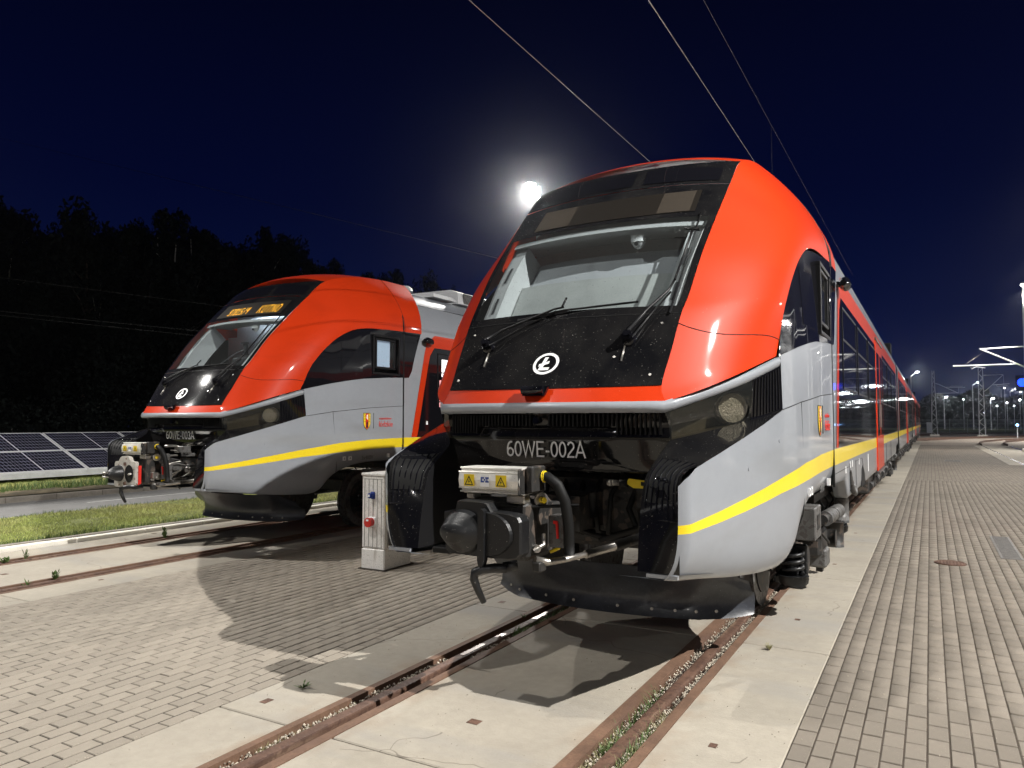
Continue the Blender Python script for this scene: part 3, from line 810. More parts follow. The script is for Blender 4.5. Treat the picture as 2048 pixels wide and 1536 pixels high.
    for s in (1, -1):  # pale window posts seen through the screen, with dark slots
        g = G()
        def post(v0, v1, u0, u1, off, mi):
            g.grid([[fs(s * u, v, off) for u in np.linspace(u0, u1, 4)] for v in np.linspace(v0, v1, 9)], mi, True)
        post(3.45, 5.97, .80, .955, -.075, 0)
        g.grid([[fs(s * u, v, -.075 + (0 if k_ == 0 else -.25)) for k_, u in ((0, .80), (1, .78))] for v in np.linspace(3.45, 5.97, 9)], 0)
        pp = g.build('window_post', M['cabwall'], root)
        g = G(); post(4.05, 4.5, .845, .875, -.068, 0); post(4.9, 5.35, .845, .875, -.068, 0)
        g.build('air_slot', M['cabdark'], pp)
    g = G()
    g.grid([[fs(u, 3.50, -.05) for u in np.linspace(-.93, .93, 11)], [fs(u, 3.50, -.05) + (0, .60, -.02) for u in np.linspace(-.93, .93, 11)], [fs(u, 3.50, -.05) + (0, .62, -.5) for u in np.linspace(-.93, .93, 11)]], 0, False)
    g.box(.05, .65, 1.15, 1.22, 2.44, 2.56, 0, bev=.02)
    dk = g.build('driver_desk', M['cabdark'], root)
    g = G(); g.grid([[fs(u, 3.86, -.16) for u in np.linspace(-.9, .9, 11)], [fs(u, 3.99, -.16) for u in np.linspace(-.9, .9, 11)]], 0, True)
    g.build('ledge', M['white'], dk)
    g = G(); g.grid([[fs(u, 5.86, -.03) for u in np.linspace(-.93, .93, 11)], [fs(u, 5.98, -.03) for u in np.linspace(-.93, .93, 11)], [fs(u, 5.98, -.03) + (0, .55, .12) for u in np.linspace(-.93, .93, 11)]], 0, False)
    g.grid([[fs(u, 5.86, -.03) for u in np.linspace(-.93, .93, 11)], [fs(u, 5.86, -.03) + (0, .45, .02) for u in np.linspace(-.93, .93, 11)]], 0, False)
    g.build('cab_header', M['cabwall'], root)
    g = G(); c = fxz(.30, 3.08, -.14)
    g.cyl(c + (0, 0, .035), (0, 0, 1), .055, .05, 20, 0); g.tube([c + (0, 0, .02), c, c - (0, 0, .025), c - (0, 0, .04)], [.05, .046, .032, .008], 16, 0)
    g.cyl(c + (0, -.045, -.005), (0, -1, -.4), .016, .012, 12, 1)
    g.build('dome_camera', [M['cabwall'], M['cabdark']], root)
    # snow plough
    def pw(x): return .22 * abs(x) ** 2 + (.12 * max(0, abs(x) - .72) / .28)
    g = G()
    prof = [(1.06, .640), (1.16, .55), (1.235, .46), (1.250, .38), (1.235, .31), (1.205, .262)]
    xs = np.linspace(-1.04, 1.04, 33)
    def pz(x, z): 
        e_ = max(0, (abs(x) - .84) / .20)
        return z + (.02 * e_ ** 2 if z < .3 else (-.10 * e_ if z > .5 else (-.03 * e_ if z > .4 else 0)))
    g.grid([[(x, y + pw(x), pz(x, z)) for x in xs] for y, z in prof], 0, True)
    g.grid([[(x, y + pw(x) + .02, pz(x, z)) for x in xs] for y, z in prof], 0, True, flip=True)
    pg = g.build('snow_plough', M['plough'], root)
    g = G()
    for x in (-.86, -.72, -.45, -.2, 0.15, .40, .56, .70, .82):
        g = G(); g.cyl((x, prof[-2][0] + pw(x) - .004, .312), (0, -1, .1), .011, .012, 10); g.build('bolt', M['steel'], pg)
    g = G()
    for s in (-1, 1):
        g.box(min(s * .52, s * .60), max(s * .52, s * .60), 1.36, 1.9, .45, .95, 0, bev=.01)
        g.build('plough_bracket', M['under'], pg); g = G()
    # lettering on the cab side
    for s in (1,):
        yy, zz = 2.51, 1.655
        X = lambda y: wx(y, zz) + .003
        def shield(sc, y0, z0, a=0, b=1): return [(X(y0 + y * sc) , y0 + y * sc, z0 + z * sc) for y, z in ((-.078, .125), (.078, .125), (.078, -.02), (.055, -.085), (0, -.13), (-.055, -.085), (-.078, -.02))]
        g = G()
        g.prism(shield(1.0, yy, zz), (.002, 0, 0), 2)
        g.prism(shield(.93, yy, zz), (.0035, 0, 0), 0)
        q = lambda y, z, d: (X(yy + y) + d, yy + y, zz + z)
        g.add([q(-.030, .116, .0045), q(.030, .116, .0045), q(.030, -.095, .0045), q(0, -.115, .0045), q(-.030, -.095, .0045)], [(0, 1, 2, 3, 4)], 1)
        bird = [(-.020, -.02), (0, .0), (.020, -.02), (.014, -.05), (.024, -.085), (0, -.10), (-.024, -.085), (-.014, -.05)]
        g.add([q(y, z, .006) for y, z in bird], [tuple(range(8))], 2)
        lion = [(-.014, .09), (.004, .105), (.016, .085), (.010, .06), (.020, .03), (.006, .02), (-.004, .045), (-.018, .04), (-.010, .065)]
        g.add([q(y, z, .006) for y, z in lion], [tuple(range(9))], 3)
        for t in range(5):
            for sg in (-1, 1):
                g.add([q(sg * .033, .09 - t * .022, .0055), q(sg * .062, .105 - t * .026, .0055), q(sg * .062, .098 - t * .026, .0055), q(sg * .033, .084 - t * .022, .0055)], [(0, 1, 2, 3)], 2)
        g.build('regional_crest', [M['yelldecal'], M['redecal'], M['blkdecal'], M['white']], root)
        text_obj('crest_lettering', 'łódzkie', .125, (1.404, 2.945, 1.612), SIDE, M['redecal'], root, .0012, sxy=(.93, 1))
        text_obj('crest_small_lettering', 'województwo', .052, (1.403, 2.93, 1.70), SIDE, M['redecal'], root, .001, sxy=(.98, 1))
        text_obj('voltage_lettering', '3x400V', .085, (1.4005, 2.52, 1.115), SIDE, M['greydecal'], root, .0012)
        g = G()
        for y0 in (2.03, 2.15):
            g.box(1.372, wx(y0, 1.1) + .003, y0, y0 + .06, 1.09, 1.15, 0)
            g.box(1.372, wx(y0, 1.1) + .0045, y0 + .018, y0 + .042, 1.105, 1.135, 1)
        g.box(1.38, 1.4075, 3.0, 3.035, 1.10, 1.16, 0)
        g.build('service_mark', [M['white'], M['greydecal']], root)
        for rows_ in (1,):
            g = G(); yq = 2.70
            g.box(1.38, 1.4035, 2.655, 2.659, 1.55, 1.78, 0)
            g.build('crest_rule', M['greydecal'], root)
    # roof dome antenna
    g = G(); g.tube([(.55, 4.45, 3.98), (.55, 4.45, 4.03), (.55, 4.45, 4.07), (.55, 4.45, 4.085)], [.17, .16, .11, .02], 18)
    g.build('roof_antenna', M['cabwall'], root)

def bogie(root, y0, wb=2.7, trailing=False, dens=1):
    b = bpy.data.objects.new('bogie', None); b.location = (0, y0, 0); link(b, root)
    g = G()
    for s in (-1, 1):
        g.tube([(s * 1.02, -.1, .50), (s * 1.02, wb * .3, .42), (s * 1.02, wb * .7, .42), (s * 1.02, wb + .1, .50)], .085, 8, 0)
        g.box(min(s * .93, s * 1.12), max(s * .93, s * 1.12), wb * .5 - .35, wb * .5 + .35, .36, .72, 0, bev=.03)
    g.box(-1.0, 1.0, wb * .5 - .25, wb * .5 + .25, .5, .75, 0, bev=.03)
    g.box(-.9, .9, -.05, .15, .55, .7, 0)
    g.build('bogie_frame', M['under'], b)
    for s in (-1, 1):
        for q in (0, wb):
            g = G()
            g.cyl((s * .75, q, .425), (1, 0, 0), .425, .12, 36, 0)
            g.cyl((s * .75 - s * .055, q, .425), (1, 0, 0), .455, .028, 36, 0)
            g.cyl((s * .75 + s * .055, q, .425), (1, 0, 0), .31, .03, 30, 1)
            g.cyl((s * .83, q, .425), (1, 0, 0), .12, .14, 20, 1)
            g.build('wheel', [M['undergrey'], M['under']], b)
    for s in (-1, 1):
        for q in (0, wb):
            g = G()  # axle box with coil spring bucket
            g.box(min(s * .95, s * 1.16), max(s * .95, s * 1.16), q - .17, q + .17, .30, .56, 0, bev=.03)
            g.tube([(s * 1.16, q, .43), (s * 1.20, q, .43)], .12, 16, 0)
            g.build('axle_box', M['under'], b)
            for yy in (q - .36,) if q == 0 else (q + .36,):
                g = G()
                c = (s * 1.13, yy)
                hel = [(c[0] + .075 * math.cos(a), c[1] + .075 * math.sin(a), .37 + .20 * a / (2 * math.pi * 3.5)) for a in np.linspace(0, 2 * math.pi * 3.5, 70)]
                g.tube(hel, .019, 7, 0)
                g.cyl((c[0], c[1], .46), (0, 0, 1), .045, .24, 12, 0)
                g.build('coil_spring', M['cover'], b)
                g = G()
                g.tube([(c[0], c[1], .27), (c[0], c[1], .30), (c[0], c[1], .36)], [.08, .12, .125], 18, 0)
                g.box(min(s * .98, s * 1.22), max(s * .98, s * 1.22), yy - .05, yy + .20, .29, .36, 0, bev=.015)
                g.box(min(s * 1.03, s * 1.23), max(s * 1.03, s * 1.23), yy + .10, yy + .16, .3, .60, 0, bev=.01)
                g.build('spring_seat', M['cover'], b)
    for s in (-1, 1):
        g = G()
        g.cyl((s * 1.30, .95, .735), (0, 1, -.035), .068, 1.15, 24, 0)
        g.cyl((s * 1.30, .95, .735), (0, 1, -.035), .071, .03, 24, 1)
        g.cyl((s * 1.30, 1.62, .71), (0, 1, -.035), .022, .5, 10, 1)
        g.cyl((s * 1.30, .30, .76), (0, 1, 0), .045, .16, 14, 1)
        g.build('yaw_damper', [M['undergrey'], M['under']], b)
        g = G()
        g.box(min(s * 1.14, s * 1.32), max(s * 1.14, s * 1.32), -.42, -.05, .66, .93, 0, bev=.008)
        g.box(min(s * 1.32, s * 1.325), max(s * 1.32, s * 1.325), -.30, -.15, .74, .86, 1)
        g.build('junction_box', [M['undergrey'], M['under']], b)
        g = G()
        g.box(min(s * 1.0, s * 1.24), max(s * 1.0, s * 1.24), .55, 1.10, .36, .60, 0, bev=.03)
        g.box(min(s * 1.10, s * 1.27), max(s * 1.10, s * 1.27), .72, .98, .24, .42, 1, bev=.02)
        g.box(min(s * 1.16, s * 1.22), max(s * 1.16, s * 1.22), .80, .90, .19, .25, 0)
        g.cyl((s * 1.22, 1.25, .46), (1, 0, 0), .09, .16, 18, 0)
        g.cyl((s * 1.25, 1.62, .45), (0, 0, 1), .09, .26, 18, 0)
        g.tube([(s * 1.24, .5, .62), (s * 1.29, .7, .5), (s * 1.27, .9, .45)], .012, 6, 0)
        g.box(min(s * 1.05, s * 1.22), max(s * 1.05, s * 1.22), 1.75, 2.15, .42, .68, 0, bev=.02)
        g.cyl((s * 1.24, 1.95, .55), (1, 0, 0), .06, .10, 16, 1)
        g.build('brake_unit', [M['under'], M['undergrey']], b)
        g = G()
        for k_ in range(7):
            yy = -.3 + k_ * .45
            g.tube([(s * 1.12, yy, .95), (s * 1.20, yy + .1, .78), (s * 1.10, yy + .18, .6), (s * .98, yy + .22, .5)], .012, 6)
        g.build('bogie_hose', M['rubber'], b)
    return b

def build_coupler(root, covered):
    """automatic coupler"""
    c = bpy.data.objects.new('coupler', None); c.location = (0, 0, 0); link(c, root)
    X0 = -.05
    # shank
    g = G()
    g.tube([(0, -.05, 1.02), (0, 1.0, 1.04)], .10, 16)
    g.box(-.17, .19, -.22, .12, .86, 1.20, 0, bev=.03)
    g.box(-.10, .16, .1, .35, .88, 1.15, 0, bev=.03)
    g.tube([(-.2, -.2, 1.18), (-.1, .1, 1.2), (.0, .4, 1.12)], .02, 7)
    g.build('shank', M['under'], c)
    # electric head
    g = G()
    prof = [(-.270, 1.385), (-.245, 1.398), (-.10, 1.398), (-.06, 1.37), (-.06, 1.26), (-.09, 1.232), (-.235, 1.222), (-.262, 1.235), (-.262, 1.250), (-.292, 1.268), (-.300, 1.315), (-.292, 1.358), (-.270, 1.368)]
    g.prism([(-.275, y, z) for y, z in prof], (.435, 0, 0), 0)
    for y, z in ((-.268, 1.392), (-.285, 1.365), (-.285, 1.262), (-.27, 1.236)):
        g.tube([(-.28, y, z), (.163, y, z)], .0065, 6, 0)
    g.box(.145, .163, -.30, -.05, 1.225, 1.395, 1, bev=.008)
    g.box(.168, .22, -.24, -.08, 1.24, 1.41, 1, bev=.01)
    g.cyl((.175, -.20, 1.36), (1, 0, 0), .012, .04, 8, 2); g.cyl((.175, -.14, 1.26), (1, 0, 0), .012, .04, 8, 2)
    g.box(.03, .16, -.24, -.16, 1.165, 1.222, 2, bev=.01)
    g.box(-.26, -.2, -.24, -.16, 1.185, 1.222, 2, bev=.008)
    eh = g.build('electric_head', [M['alu'], M['under'], M['steel']], c); eh.location = (.033, 0, .170); eh.scale = (.92, 1, .87)
    def plate(x0, x1, mi, g):
        g.grid([[(x, -.2995 - .0035, z) for x in (x0, x1)] for z in (1.275, 1.352)], mi, False)
        g.grid([[(x0, -.300, 1.275), (x1, -.300, 1.275)], [(x0, -.303, 1.275), (x1, -.303, 1.275)]], mi, False)
    for cx in (-.195, .035):
        g = G(); plate(cx - .038, cx + .038, 0, g)
        Y = -.3045
        tri = [(cx - .032, 1.281), (cx + .032, 1.281), (cx, 1.344)]; tin = [(cx - .022, 1.287), (cx + .022, 1.287), (cx, 1.331)]
        for i in range(3):
            a, b_, c_, d = tri[i], tri[(i + 1) % 3], tin[(i + 1) % 3], tin[i]
            g.add([(p[0], Y, p[1]) for p in (a, b_, c_, d)], [(0, 1, 2, 3)], 1)
        bolt = [(cx + .006, 1.322), (cx - .008, 1.303), (cx, 1.303), (cx - .006, 1.289), (cx + .009, 1.308), (cx + .001, 1.308)]
        g.add([(x, Y, z) for x, z in bolt], [tuple(range(6))], 1)
        g.build('warning_plate', [M['yelldecal'], M['blkdecal']], eh)
    g = G(); plate(-.112, -.048, 0, g)
    Y = -.3045
    def rr(x0, x1, z0, z1): g.add([(x0, Y, z0), (x1, Y, z0), (x1, Y, z1), (x0, Y, z1)], [(0, 1, 2, 3)], 1)
    cx = -.080
    for s in (-1, 1):
        rr(*sorted((cx + s * .004, cx + s * .029)), 1.302, 1.3125); rr(*sorted((cx + s * .004, cx + s * .029)), 1.326, 1.337)
        rr(*sorted((cx + s * .012, cx + s * .020)) if s > 0 else (cx - .029, cx - .019), 1.3125, 1.326)
    rr(cx - .006, cx + .006, 1.314, 1.3245)
    g.build('maker_plate', [M['white'], M['bluedecal']], eh)
    # hoses and valve block
    g = G()
    g.tube([(.20, -.12, 1.33), (.27, -.13, 1.335), (.33, -.12, 1.29), (.365, -.10, 1.20), (.375, -.08, 1.08), (.375, -.07, .97), (.372, -.06, .90)], [.028, .030, .031, .031, .031, .031, .030], 14, 0)
    g.cyl((.252, -.13, 1.335), (1, 0, .1), .034, .012, 14, 1)
    g.build('jumper_hose', [M['rubber'], M['yelldecal']], c)
    g = G()
    g.box(.245, .345, -.07, .03, .93, 1.11, 0, bev=.006)
    g.box(.252, .255, -.04, .0, .95, 1.1, 0)
    vb = g.build('valve_block', M['undergrey'], c)
    g = G(); g.prism([(.285, -.078, 1.085), (.312, -.078, 1.082), (.316, -.078, .985), (.306, -.078, .985), (.300, -.078, 1.065), (.285, -.078, 1.068)], (0, -.012, 0), 0)
    g.build('handle', M['redplastic'], vb)
    g = G()
    g.tube([(.205, -.16, .87), (.25, -.10, .85), (.33, -.02, .86), (.40, .1, .875)], [.022, .022, .018, .018], 9, 0)
    g.tube([(.40, .1, .875), (.50, .3, .90)], .024, 10, 0)
    g.tube([(.50, .3, .90), (.62, .55, .94)], .032, 10, 1)
    g.box(.19, .25, -.18, -.10, .80, .86, 1, bev=.01)
    g.tube([(.20, -.17, .92), (.24, -.12, .95), (.22, -.08, 1.0)], .014, 7, 0)
    g.tube([(.25, -.06, .90), (.29, -.03, .92), (.30, 0, .95)], .010, 7, 2)
    g.cyl((.21, -.15, .93), (1, -1, 0), .022, .03, 10, 0)
    g.cyl((.22, -.11, 1.20), (1, -.6, 0), .045, .012, 18, 0)
    g.cyl((.235, -.12, 1.20), (1, -.6, 0), .018, .03, 10, 2)
    g.build('air_pipe', [M['steel'], M['under'], M['yelldecal']], c)
    # uncoupling lever
    g = G()
    yb = -.37
    g.tube([(.05, yb + .06, .80), (.0, yb + .02, .806), (-.06, yb - .02, .800), (-.100, yb - .03, .780), (-.106, yb - .03, .745), (-.088, yb - .02, .69), (-.062, yb + .005, .615), (-.061, yb + .005, .610)], [.026, .026, .025, .025, .024, .020, .017, .008], 14)
    g.tube([(.02, yb + .08, .80), (.09, yb + .12, .815)], .03, 10)
    lv = g.build('uncoupling_lever', M['cover'], c); lv.location = (.055, 0, .035)
    if covered:
        cv = bpy.data.objects.new('coupler_cover', None); link(cv, c); cv.location = (.042, 0, .178); cv.scale = (1, 1, .85)
        g = G()
        z0, z1 = .828, 1.135
        out = [(-.305, .872), (-.305, 1.05), (-.315, 1.06), (-.315, 1.125), (-.245, 1.135), (-.235, 1.15), (-.225, 1.200), (-.205, 1.208), (-.045, 1.205), (-.025, 1.195), (.005, 1.145), (.13, 1.135), (.175, 1.12), (.19, 1.09), (.19, .885), (.165, .855), (.03, .842), (-.28, .848)]
        n = len(out)
        cx_, cz_ = -.06, 1.0
        fr = [(x, -.36, z) for x, z in out]
        fr2 = [(cx_ + (x - cx_) * .965, -.378, cz_ + (z - cz_) * .965) for x, z in out]
        bk = [(x, -.28, z) for x, z in out]
        g.add(bk + fr + fr2, [(i, (i + 1) % n, (i + 1) % n + n, i + n) for i in range(n)] + [(i + n, (i + 1) % n + n, (i + 1) % n + 2 * n, i + 2 * n) for i in range(n)] + [tuple(range(2 * n, 3 * n))], 0)
        # raised round-ended plate on the right
        dd = [(-.045, 1.150)] + [(-.02 + .165 * math.cos(a), 1.0 + .145 * math.sin(a)) for a in np.linspace(1.25, -1.25, 16)] + [(-.045, .852)]
        m_ = len(dd)
        g.add([(x, -.375, z) for x, z in dd] + [(-.03 + (x + .03) * .94, -.398, 1 + (z - 1) * .95) for x, z in dd], [(i, (i + 1) % m_, (i + 1) % m_ + m_, i + m_) for i in range(m_)] + [tuple(range(m_, 2 * m_))], 0)
        g.build('cover_plate', M['cover'], cv)
        # dome on the left
        g = G()
        rows = []
        n_ = 24
        for r, y, kx in ((.138, -.372, 1), (.136, -.390, 1), (.124, -.415, 1), (.098, -.455, .85), (.082, -.468, .80), (.001, -.472, .78)):
            rows.append([(-.172 + r * math.cos(a) * (1 if math.cos(a) > 0 else kx) - (.028 if r < .1 else 0), y, 1.005 + r * math.sin(a) * (1.05 if r > .11 else .72)) for a in np.linspace(0, 2 * math.pi, n_ + 1)[:-1]])
        g.grid(rows[:3], 0, True, close=True); g.grid(rows[2:4], 0, True, close=True); g.grid(rows[3:], 0, True, close=True)
        g.build('cover_dome', M['cover'], cv)
        g = G()
        rib = [(-.055, 1.160), (-.035, 1.165), (-.018, 1.150), (-.018, .84), (-.030, .795), (-.05, .79), (-.060, .83)]
        g.prism([(x, -.375, z) for x, z in rib], (0, -.045, 0), 0)
        g.build('cover_rib', M['cover'], cv)
        g = G(); g.tube([(-.10, -.30, 1.19), (.10, -.2, 1.16), (.36, .0, 1.165)], .012, 7); g.build('cover_strap', M['rubber'], cv)
        g = G(); g.box(-.42, -.29, -.34, -.25, .835, .875, 0, bev=.006); g.build('cover_flap', M['rubber'], cv)
    else:
        g = G()
        out = [(-.30, .845), (-.30, 1.125), (-.28, 1.15), (-.215, 1.155), (-.185, 1.20), (-.15, 1.215), (-.04, 1.215), (-.01, 1.20), (.02, 1.155), (.10, 1.15), (.115, 1.13), (.115, .865), (.09, .84), (-.03, .825), (-.06, .79), (-.09, .825), (-.27, .83)]
        g.prism([(x, -.33, z) for x, z in out], (0, .05, 0), 0)
        face = g.build('face_plate', M['plate'], c)
        g = G()
        g.tube([(-.20, -.325, 1.0), (-.20, -.345, 1.0), (-.20, -.40, 1.0), (-.20, -.47, .99), (-.20, -.50, .99)], [.105, .10, .085, .05, .02], 24, 0)
        g.box(-.24, -.18, -.53, -.34, 1.0, 1.025, 1, bev=.005); g.box(-.24, -.18, -.53, -.34, .955, .975, 1, bev=.005)
        g.build('cone', [M['cover'], M['steel']], face)
        g = G()
        rows = [[(.0 + r * math.cos(a) * .88, y, 1.0 + r * math.sin(a) * 1.12) for a in np.linspace(0, 2 * math.pi, 29)[:-1]] for r, y in ((.098, -.3335), (.094, -.3325), (.06, -.3322), (.001, -.332))]
        g.grid(rows, 0, True, close=True)
        g.tube([(.0, -.335, .99), (.05, -.345, 1.0)], .014, 8, 1)
        g.build('funnel', [M['rubber'], M['steel']], face)
        g = G(); g.cyl((-.085, -.336, 1.12), (0, 1, 0), .022, .012, 14); g.cyl((-.085, -.336, .875), (0, 1, 0), .022, .012, 14)
        g.build('air_port', M['rust'], face)
        g = G()
        g.box(.118, .132, -.29, -.25, .86, 1.10, 0, bev=.004)
        g.build('release_rod', M['redecal'], c)
        g = G()
        rnd = random.Random(5)
        for i in range(16):
            x, y, z = .15 + rnd.random() * .15, -.2 + rnd.random() * .5, .85 + rnd.random() * .5
            g.box(x, x + .03 + rnd.random() * .07, y, y + .05 + rnd.random() * .1, z, z + .02 + rnd.random() * .07, i % 2, bev=.006)
        for i in range(10):
            x, y, z = .12 + rnd.random() * .2, -.2 + rnd.random() * .4, .85 + rnd.random() * .5
            g.tube([(x, y, z), (x + .05, y + .1, z + rnd.uniform(-.05, .05)), (x + .1, y + .2, z + rnd.uniform(-.1, .1))], .009, 6, i % 2)
        g.build('coupler_gear', [M['undergrey'], M['steel']], c)

BODY = [(1.405, 2.95), (1.4045, 3.10), (1.375, 3.26), (1.30, 3.44), (1.20, 3.62), (1.08, 3.77), (.92, 3.86), (.6, 3.90), (0, 3.92)]
def build_car(root, y0, y1, first, last, lit=False):
    """one car body between y0 and y1 with window band, doors, windows and roof gear"""
    cb = bpy.data.objects.new('car_body', None); link(cb, root)
    ya = sorted(set([y0, y0 + .6] + ([3.6, 4.4, 4.5, 4.56, 4.62, 4.70, 4.80] if first else [y0 + 1.2, y0 + 1.3, y0 + 1.4]) + [y0 + 5, y0 + 9, y1 - 5] + ([y1 - 1.43, y1 - 1.32, y1 - 1.24, y1 - 1.17, y1 - 1.0, y1 - .23] if last else [y1 - 1.4, y1 - 1.3, y1 - 1.2]) + [y1]))
    def bot(y):
        if first and y < 4.81: return float(np.interp(y, [3.38, 4.5, 4.62, 4.72, 4.8], [1.06, 1.035, .96, .86, .83]))
        if last and y > y1 - 1.44: return float(np.interp(y1 - y, [0, 1.12, 1.24, 1.34, 1.42], [1.06, 1.035, .96, .86, .83]))
        if not first: 
            if y - y0 < 1.41: return float(np.interp(y - y0, [1.2, 1.4], [1.02, .83]))
        if not last:
            if y1 - y < 1.41: return float(np.interp(y1 - y, [1.2, 1.4], [1.02, .83]))
        return .83
    g = G()
    i_ = .004
    rows = []; 
    for y in ya:
        b = bot(y); sl_, su_ = ip(SL_T, y), ip(SU_T, y)
        rows.append([(1.25, y, b + .002), (1.375 - i_, y, b), (1.395 - i_, y, b + .03), (1.405 - i_, y, b + .09), (1.405 - i_, y, sl_), (1.405 - i_, y, su_), (1.405 - i_, y, 2.2)] + [(x - i_, y, z) for x, z in BODY])
    g.grid(rows, 0, True, flip=True, mifun=lambda i, j: 1 if j == 4 else 0)
    g.mirror()
    for y, s in ((y0, -1), (y1, 1)):
        r = [(x - i_, y, z) for x, z in BODY[:-1]]
        if (y == y0 and not first) or (y == y1 and not last):
            g.poly([(1.40, y, .9)] + r + [(-a, b_, c_) for a, b_, c_ in reversed(r)] + [(-1.40, y, .9)], 2)
    g.build('body_shell', [M['grey'], M['yellow'], M['rubber']], cb)
    # window band
    a = 3.59 if first else y0 + .55
    z = y1 - (3.59 - 3.38 + .0) if last else y1 - .55
    yf = lambda q: (3.59 + .43 * q + .12 * max(0, q - .9) / .1) if first else y0 + .45
    yl = lambda q: (y1 - (yf(q) - 3.38 if first else .45)) if not last else (y1 - (.21 + .43 * q + .12 * max(0, q - .9) / .1))
    def band(z0, z1, off, inset, name, mt):
        g = G(); rows = []
        qs = np.linspace(0, 1, 12)
        for s in (0, .02, .5, .98, 1):
            r = []
            for q in qs:
                qa = (z0 + (z1 - z0) * q - 1.40) / (3.13 - 1.40)
                y_a = yf(qa) + inset + (.10 * max(0, q - .9) / .1 if first else 0); y_b = yl(qa) - inset
                r.append((1.405 + off, y_a + (y_b - y_a) * s, z0 + (z1 - z0) * q))
            rows.append(r)
        g.grid(rows, 0, False, flip=True)
        return g.pair(name, mt, cb)
    band(1.402, 3.11, .0015, 0, 'red_surround', M['red'])
    band(1.404, 2.90, .004, .15, 'window_band', M['blackc'])
    # doors and windows
    L_ = y1 - y0
    doors = [9.57] if first else ([y1 - 8.0] if last else [y0 + L_ / 2 - .9])
    for d in doors:
        for s in (1, -1):
            for k_ in (0, 1):
                a_ = d + k_ * .905
                X = lambda o: s * (1.405 + o)
                def bx(g, o0, o1, ya_, yb_, za, zb, mi=0, bev=0): g.box(min(X(o0), X(o1)), max(X(o0), X(o1)), ya_, yb_, za, zb, mi, bev)
                g = G(); bx(g, -.01, .012, a_, a_ + .895, .845, 2.99, 0, .006)
                dl = g.build('door_leaf', M['red'], cb)
                g = G(); bx(g, .012, .016, a_ + .14, a_ + .76, 1.42, 2.80, 0)
                g.build('door_glass', M['blackc'], dl)
                g = G(); bx(g, .012, .030, a_ + (.80 if k_ == 0 else .06), a_ + (.83 if k_ == 0 else .09), 1.55, 1.95, 0, .006)
                g.build('door_handle', M['steel'], dl)
            g = G(); g.box(min(s * 1.404, s * 1.425), max(s * 1.404, s * 1.425), d - .03, d + 1.85, 3.0, 3.04, 0)
            g.box(min(s * 1.404, s * 1.44), max(s * 1.404, s * 1.44), d, d + 1.82, .81, .835, 0)
            g.build('door_rail', M['undergrey'], cb)
    wins = []
    y = (4.30 if first else y0 + .9)
    end = y1 - .9
    while y + 1.55 < end:
        if any(y < d + 1.95 and y + 1.55 > d - .1 for d in doors):
            y = [d for d in doors if y < d + 1.95 and y + 1.55 > d - .1][0] + 2.0; continue
        wins.append(y); y += 1.80
    for wy in wins:
        for s in (1, -1):
            if s < 0 and y0 > 20: continue
            g = G()
            for q in ((wy, wy + 1.55, 1.98, 2.00), (wy, wy + 1.55, 2.80, 2.82), (wy, wy + .02, 2.0, 2.8), (wy + 1.53, wy + 1.55, 2.0, 2.8), (wy + .02, wy + 1.53, 2.48, 2.50)):
                g.box(min(s * 1.405, s * 1.416), max(s * 1.405, s * 1.416), *q, 0)
            w_ = g.build('window', M['blackmat'], cb)
            g = G(); g.box(min(s * 1.406, s * 1.4115), max(s * 1.406, s * 1.4115), wy + .02, wy + 1.53, 2.0, 2.8)
            g.build('pane', M['blackc'], w_)
    # skirt marks; the step opening's shade painted as a flat dark patch
    if first:
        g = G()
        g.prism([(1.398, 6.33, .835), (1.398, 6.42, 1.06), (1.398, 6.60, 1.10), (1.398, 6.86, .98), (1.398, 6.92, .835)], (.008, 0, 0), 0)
        g.build('step_recess_shade', M['rubber'], cb)
        g = G()
        g.tube([(1.39, 4.86, 1.12), (1.41, 4.90, .98), (1.42, 4.98, .90), (1.43, 5.08, .86), (1.42, 5.2, .88), (1.40, 5.3, .93)], .028, 10, 0)
        g.cyl((1.30, 4.95, .70), (0, 0, 1), .075, .24, 18, 0); g.cyl((1.30, 5.15, .66), (0, 0, 1), .06, .26, 16, 1)
        g.build('filler_pipe', [M['undergrey'], M['under']], cb)
        g = G()
        for y_, z_ in ((4.9, 1.20), (5.15, 1.20), (6.05, 1.18)):
            g.box(1.40, 1.4035, y_, y_ + .04, z_ - .05, z_ + .02, 0)
        g.box(1.40, 1.4035, 7.55, 7.62, .96, 1.20, 0); g.box(1.40, 1.4035, 4.40, 4.46, 1.12, 1.19, 0)
        g.build('skirt_mark', M['white'], cb)
        g = G()
        for pts in ([(1.402, 3.40, 1.17), (1.402, 4.86, 1.17)], [(1.402, 4.86, 1.20), (1.402, 4.86, .90)], [(1.402, 5.6, 1.20), (1.402, 5.6, .84)], [(1.402, 5.6, 1.19), (1.402, 6.5, 1.19), (1.402, 7.0, .84)], [(1.402, 12.5, 1.22), (1.402, 12.5, .84)], [(1.402, 14.5, 1.22), (1.402, 14.5, .84)]):
            g.tube(pts, .003, 4, 0, False)
        g.pair('skirt_seam', M['rubber'], cb)
        g = G(); g.tube([(1.20 - .003, 3.8, 3.625), (1.20 - .003, 19, 3.625)], .005, 4); g.pair('roof_seam', M['rubber'], cb)
    # roof equipment
    g = G()
    a_ = (4.75 if first else y0 + 1.5)
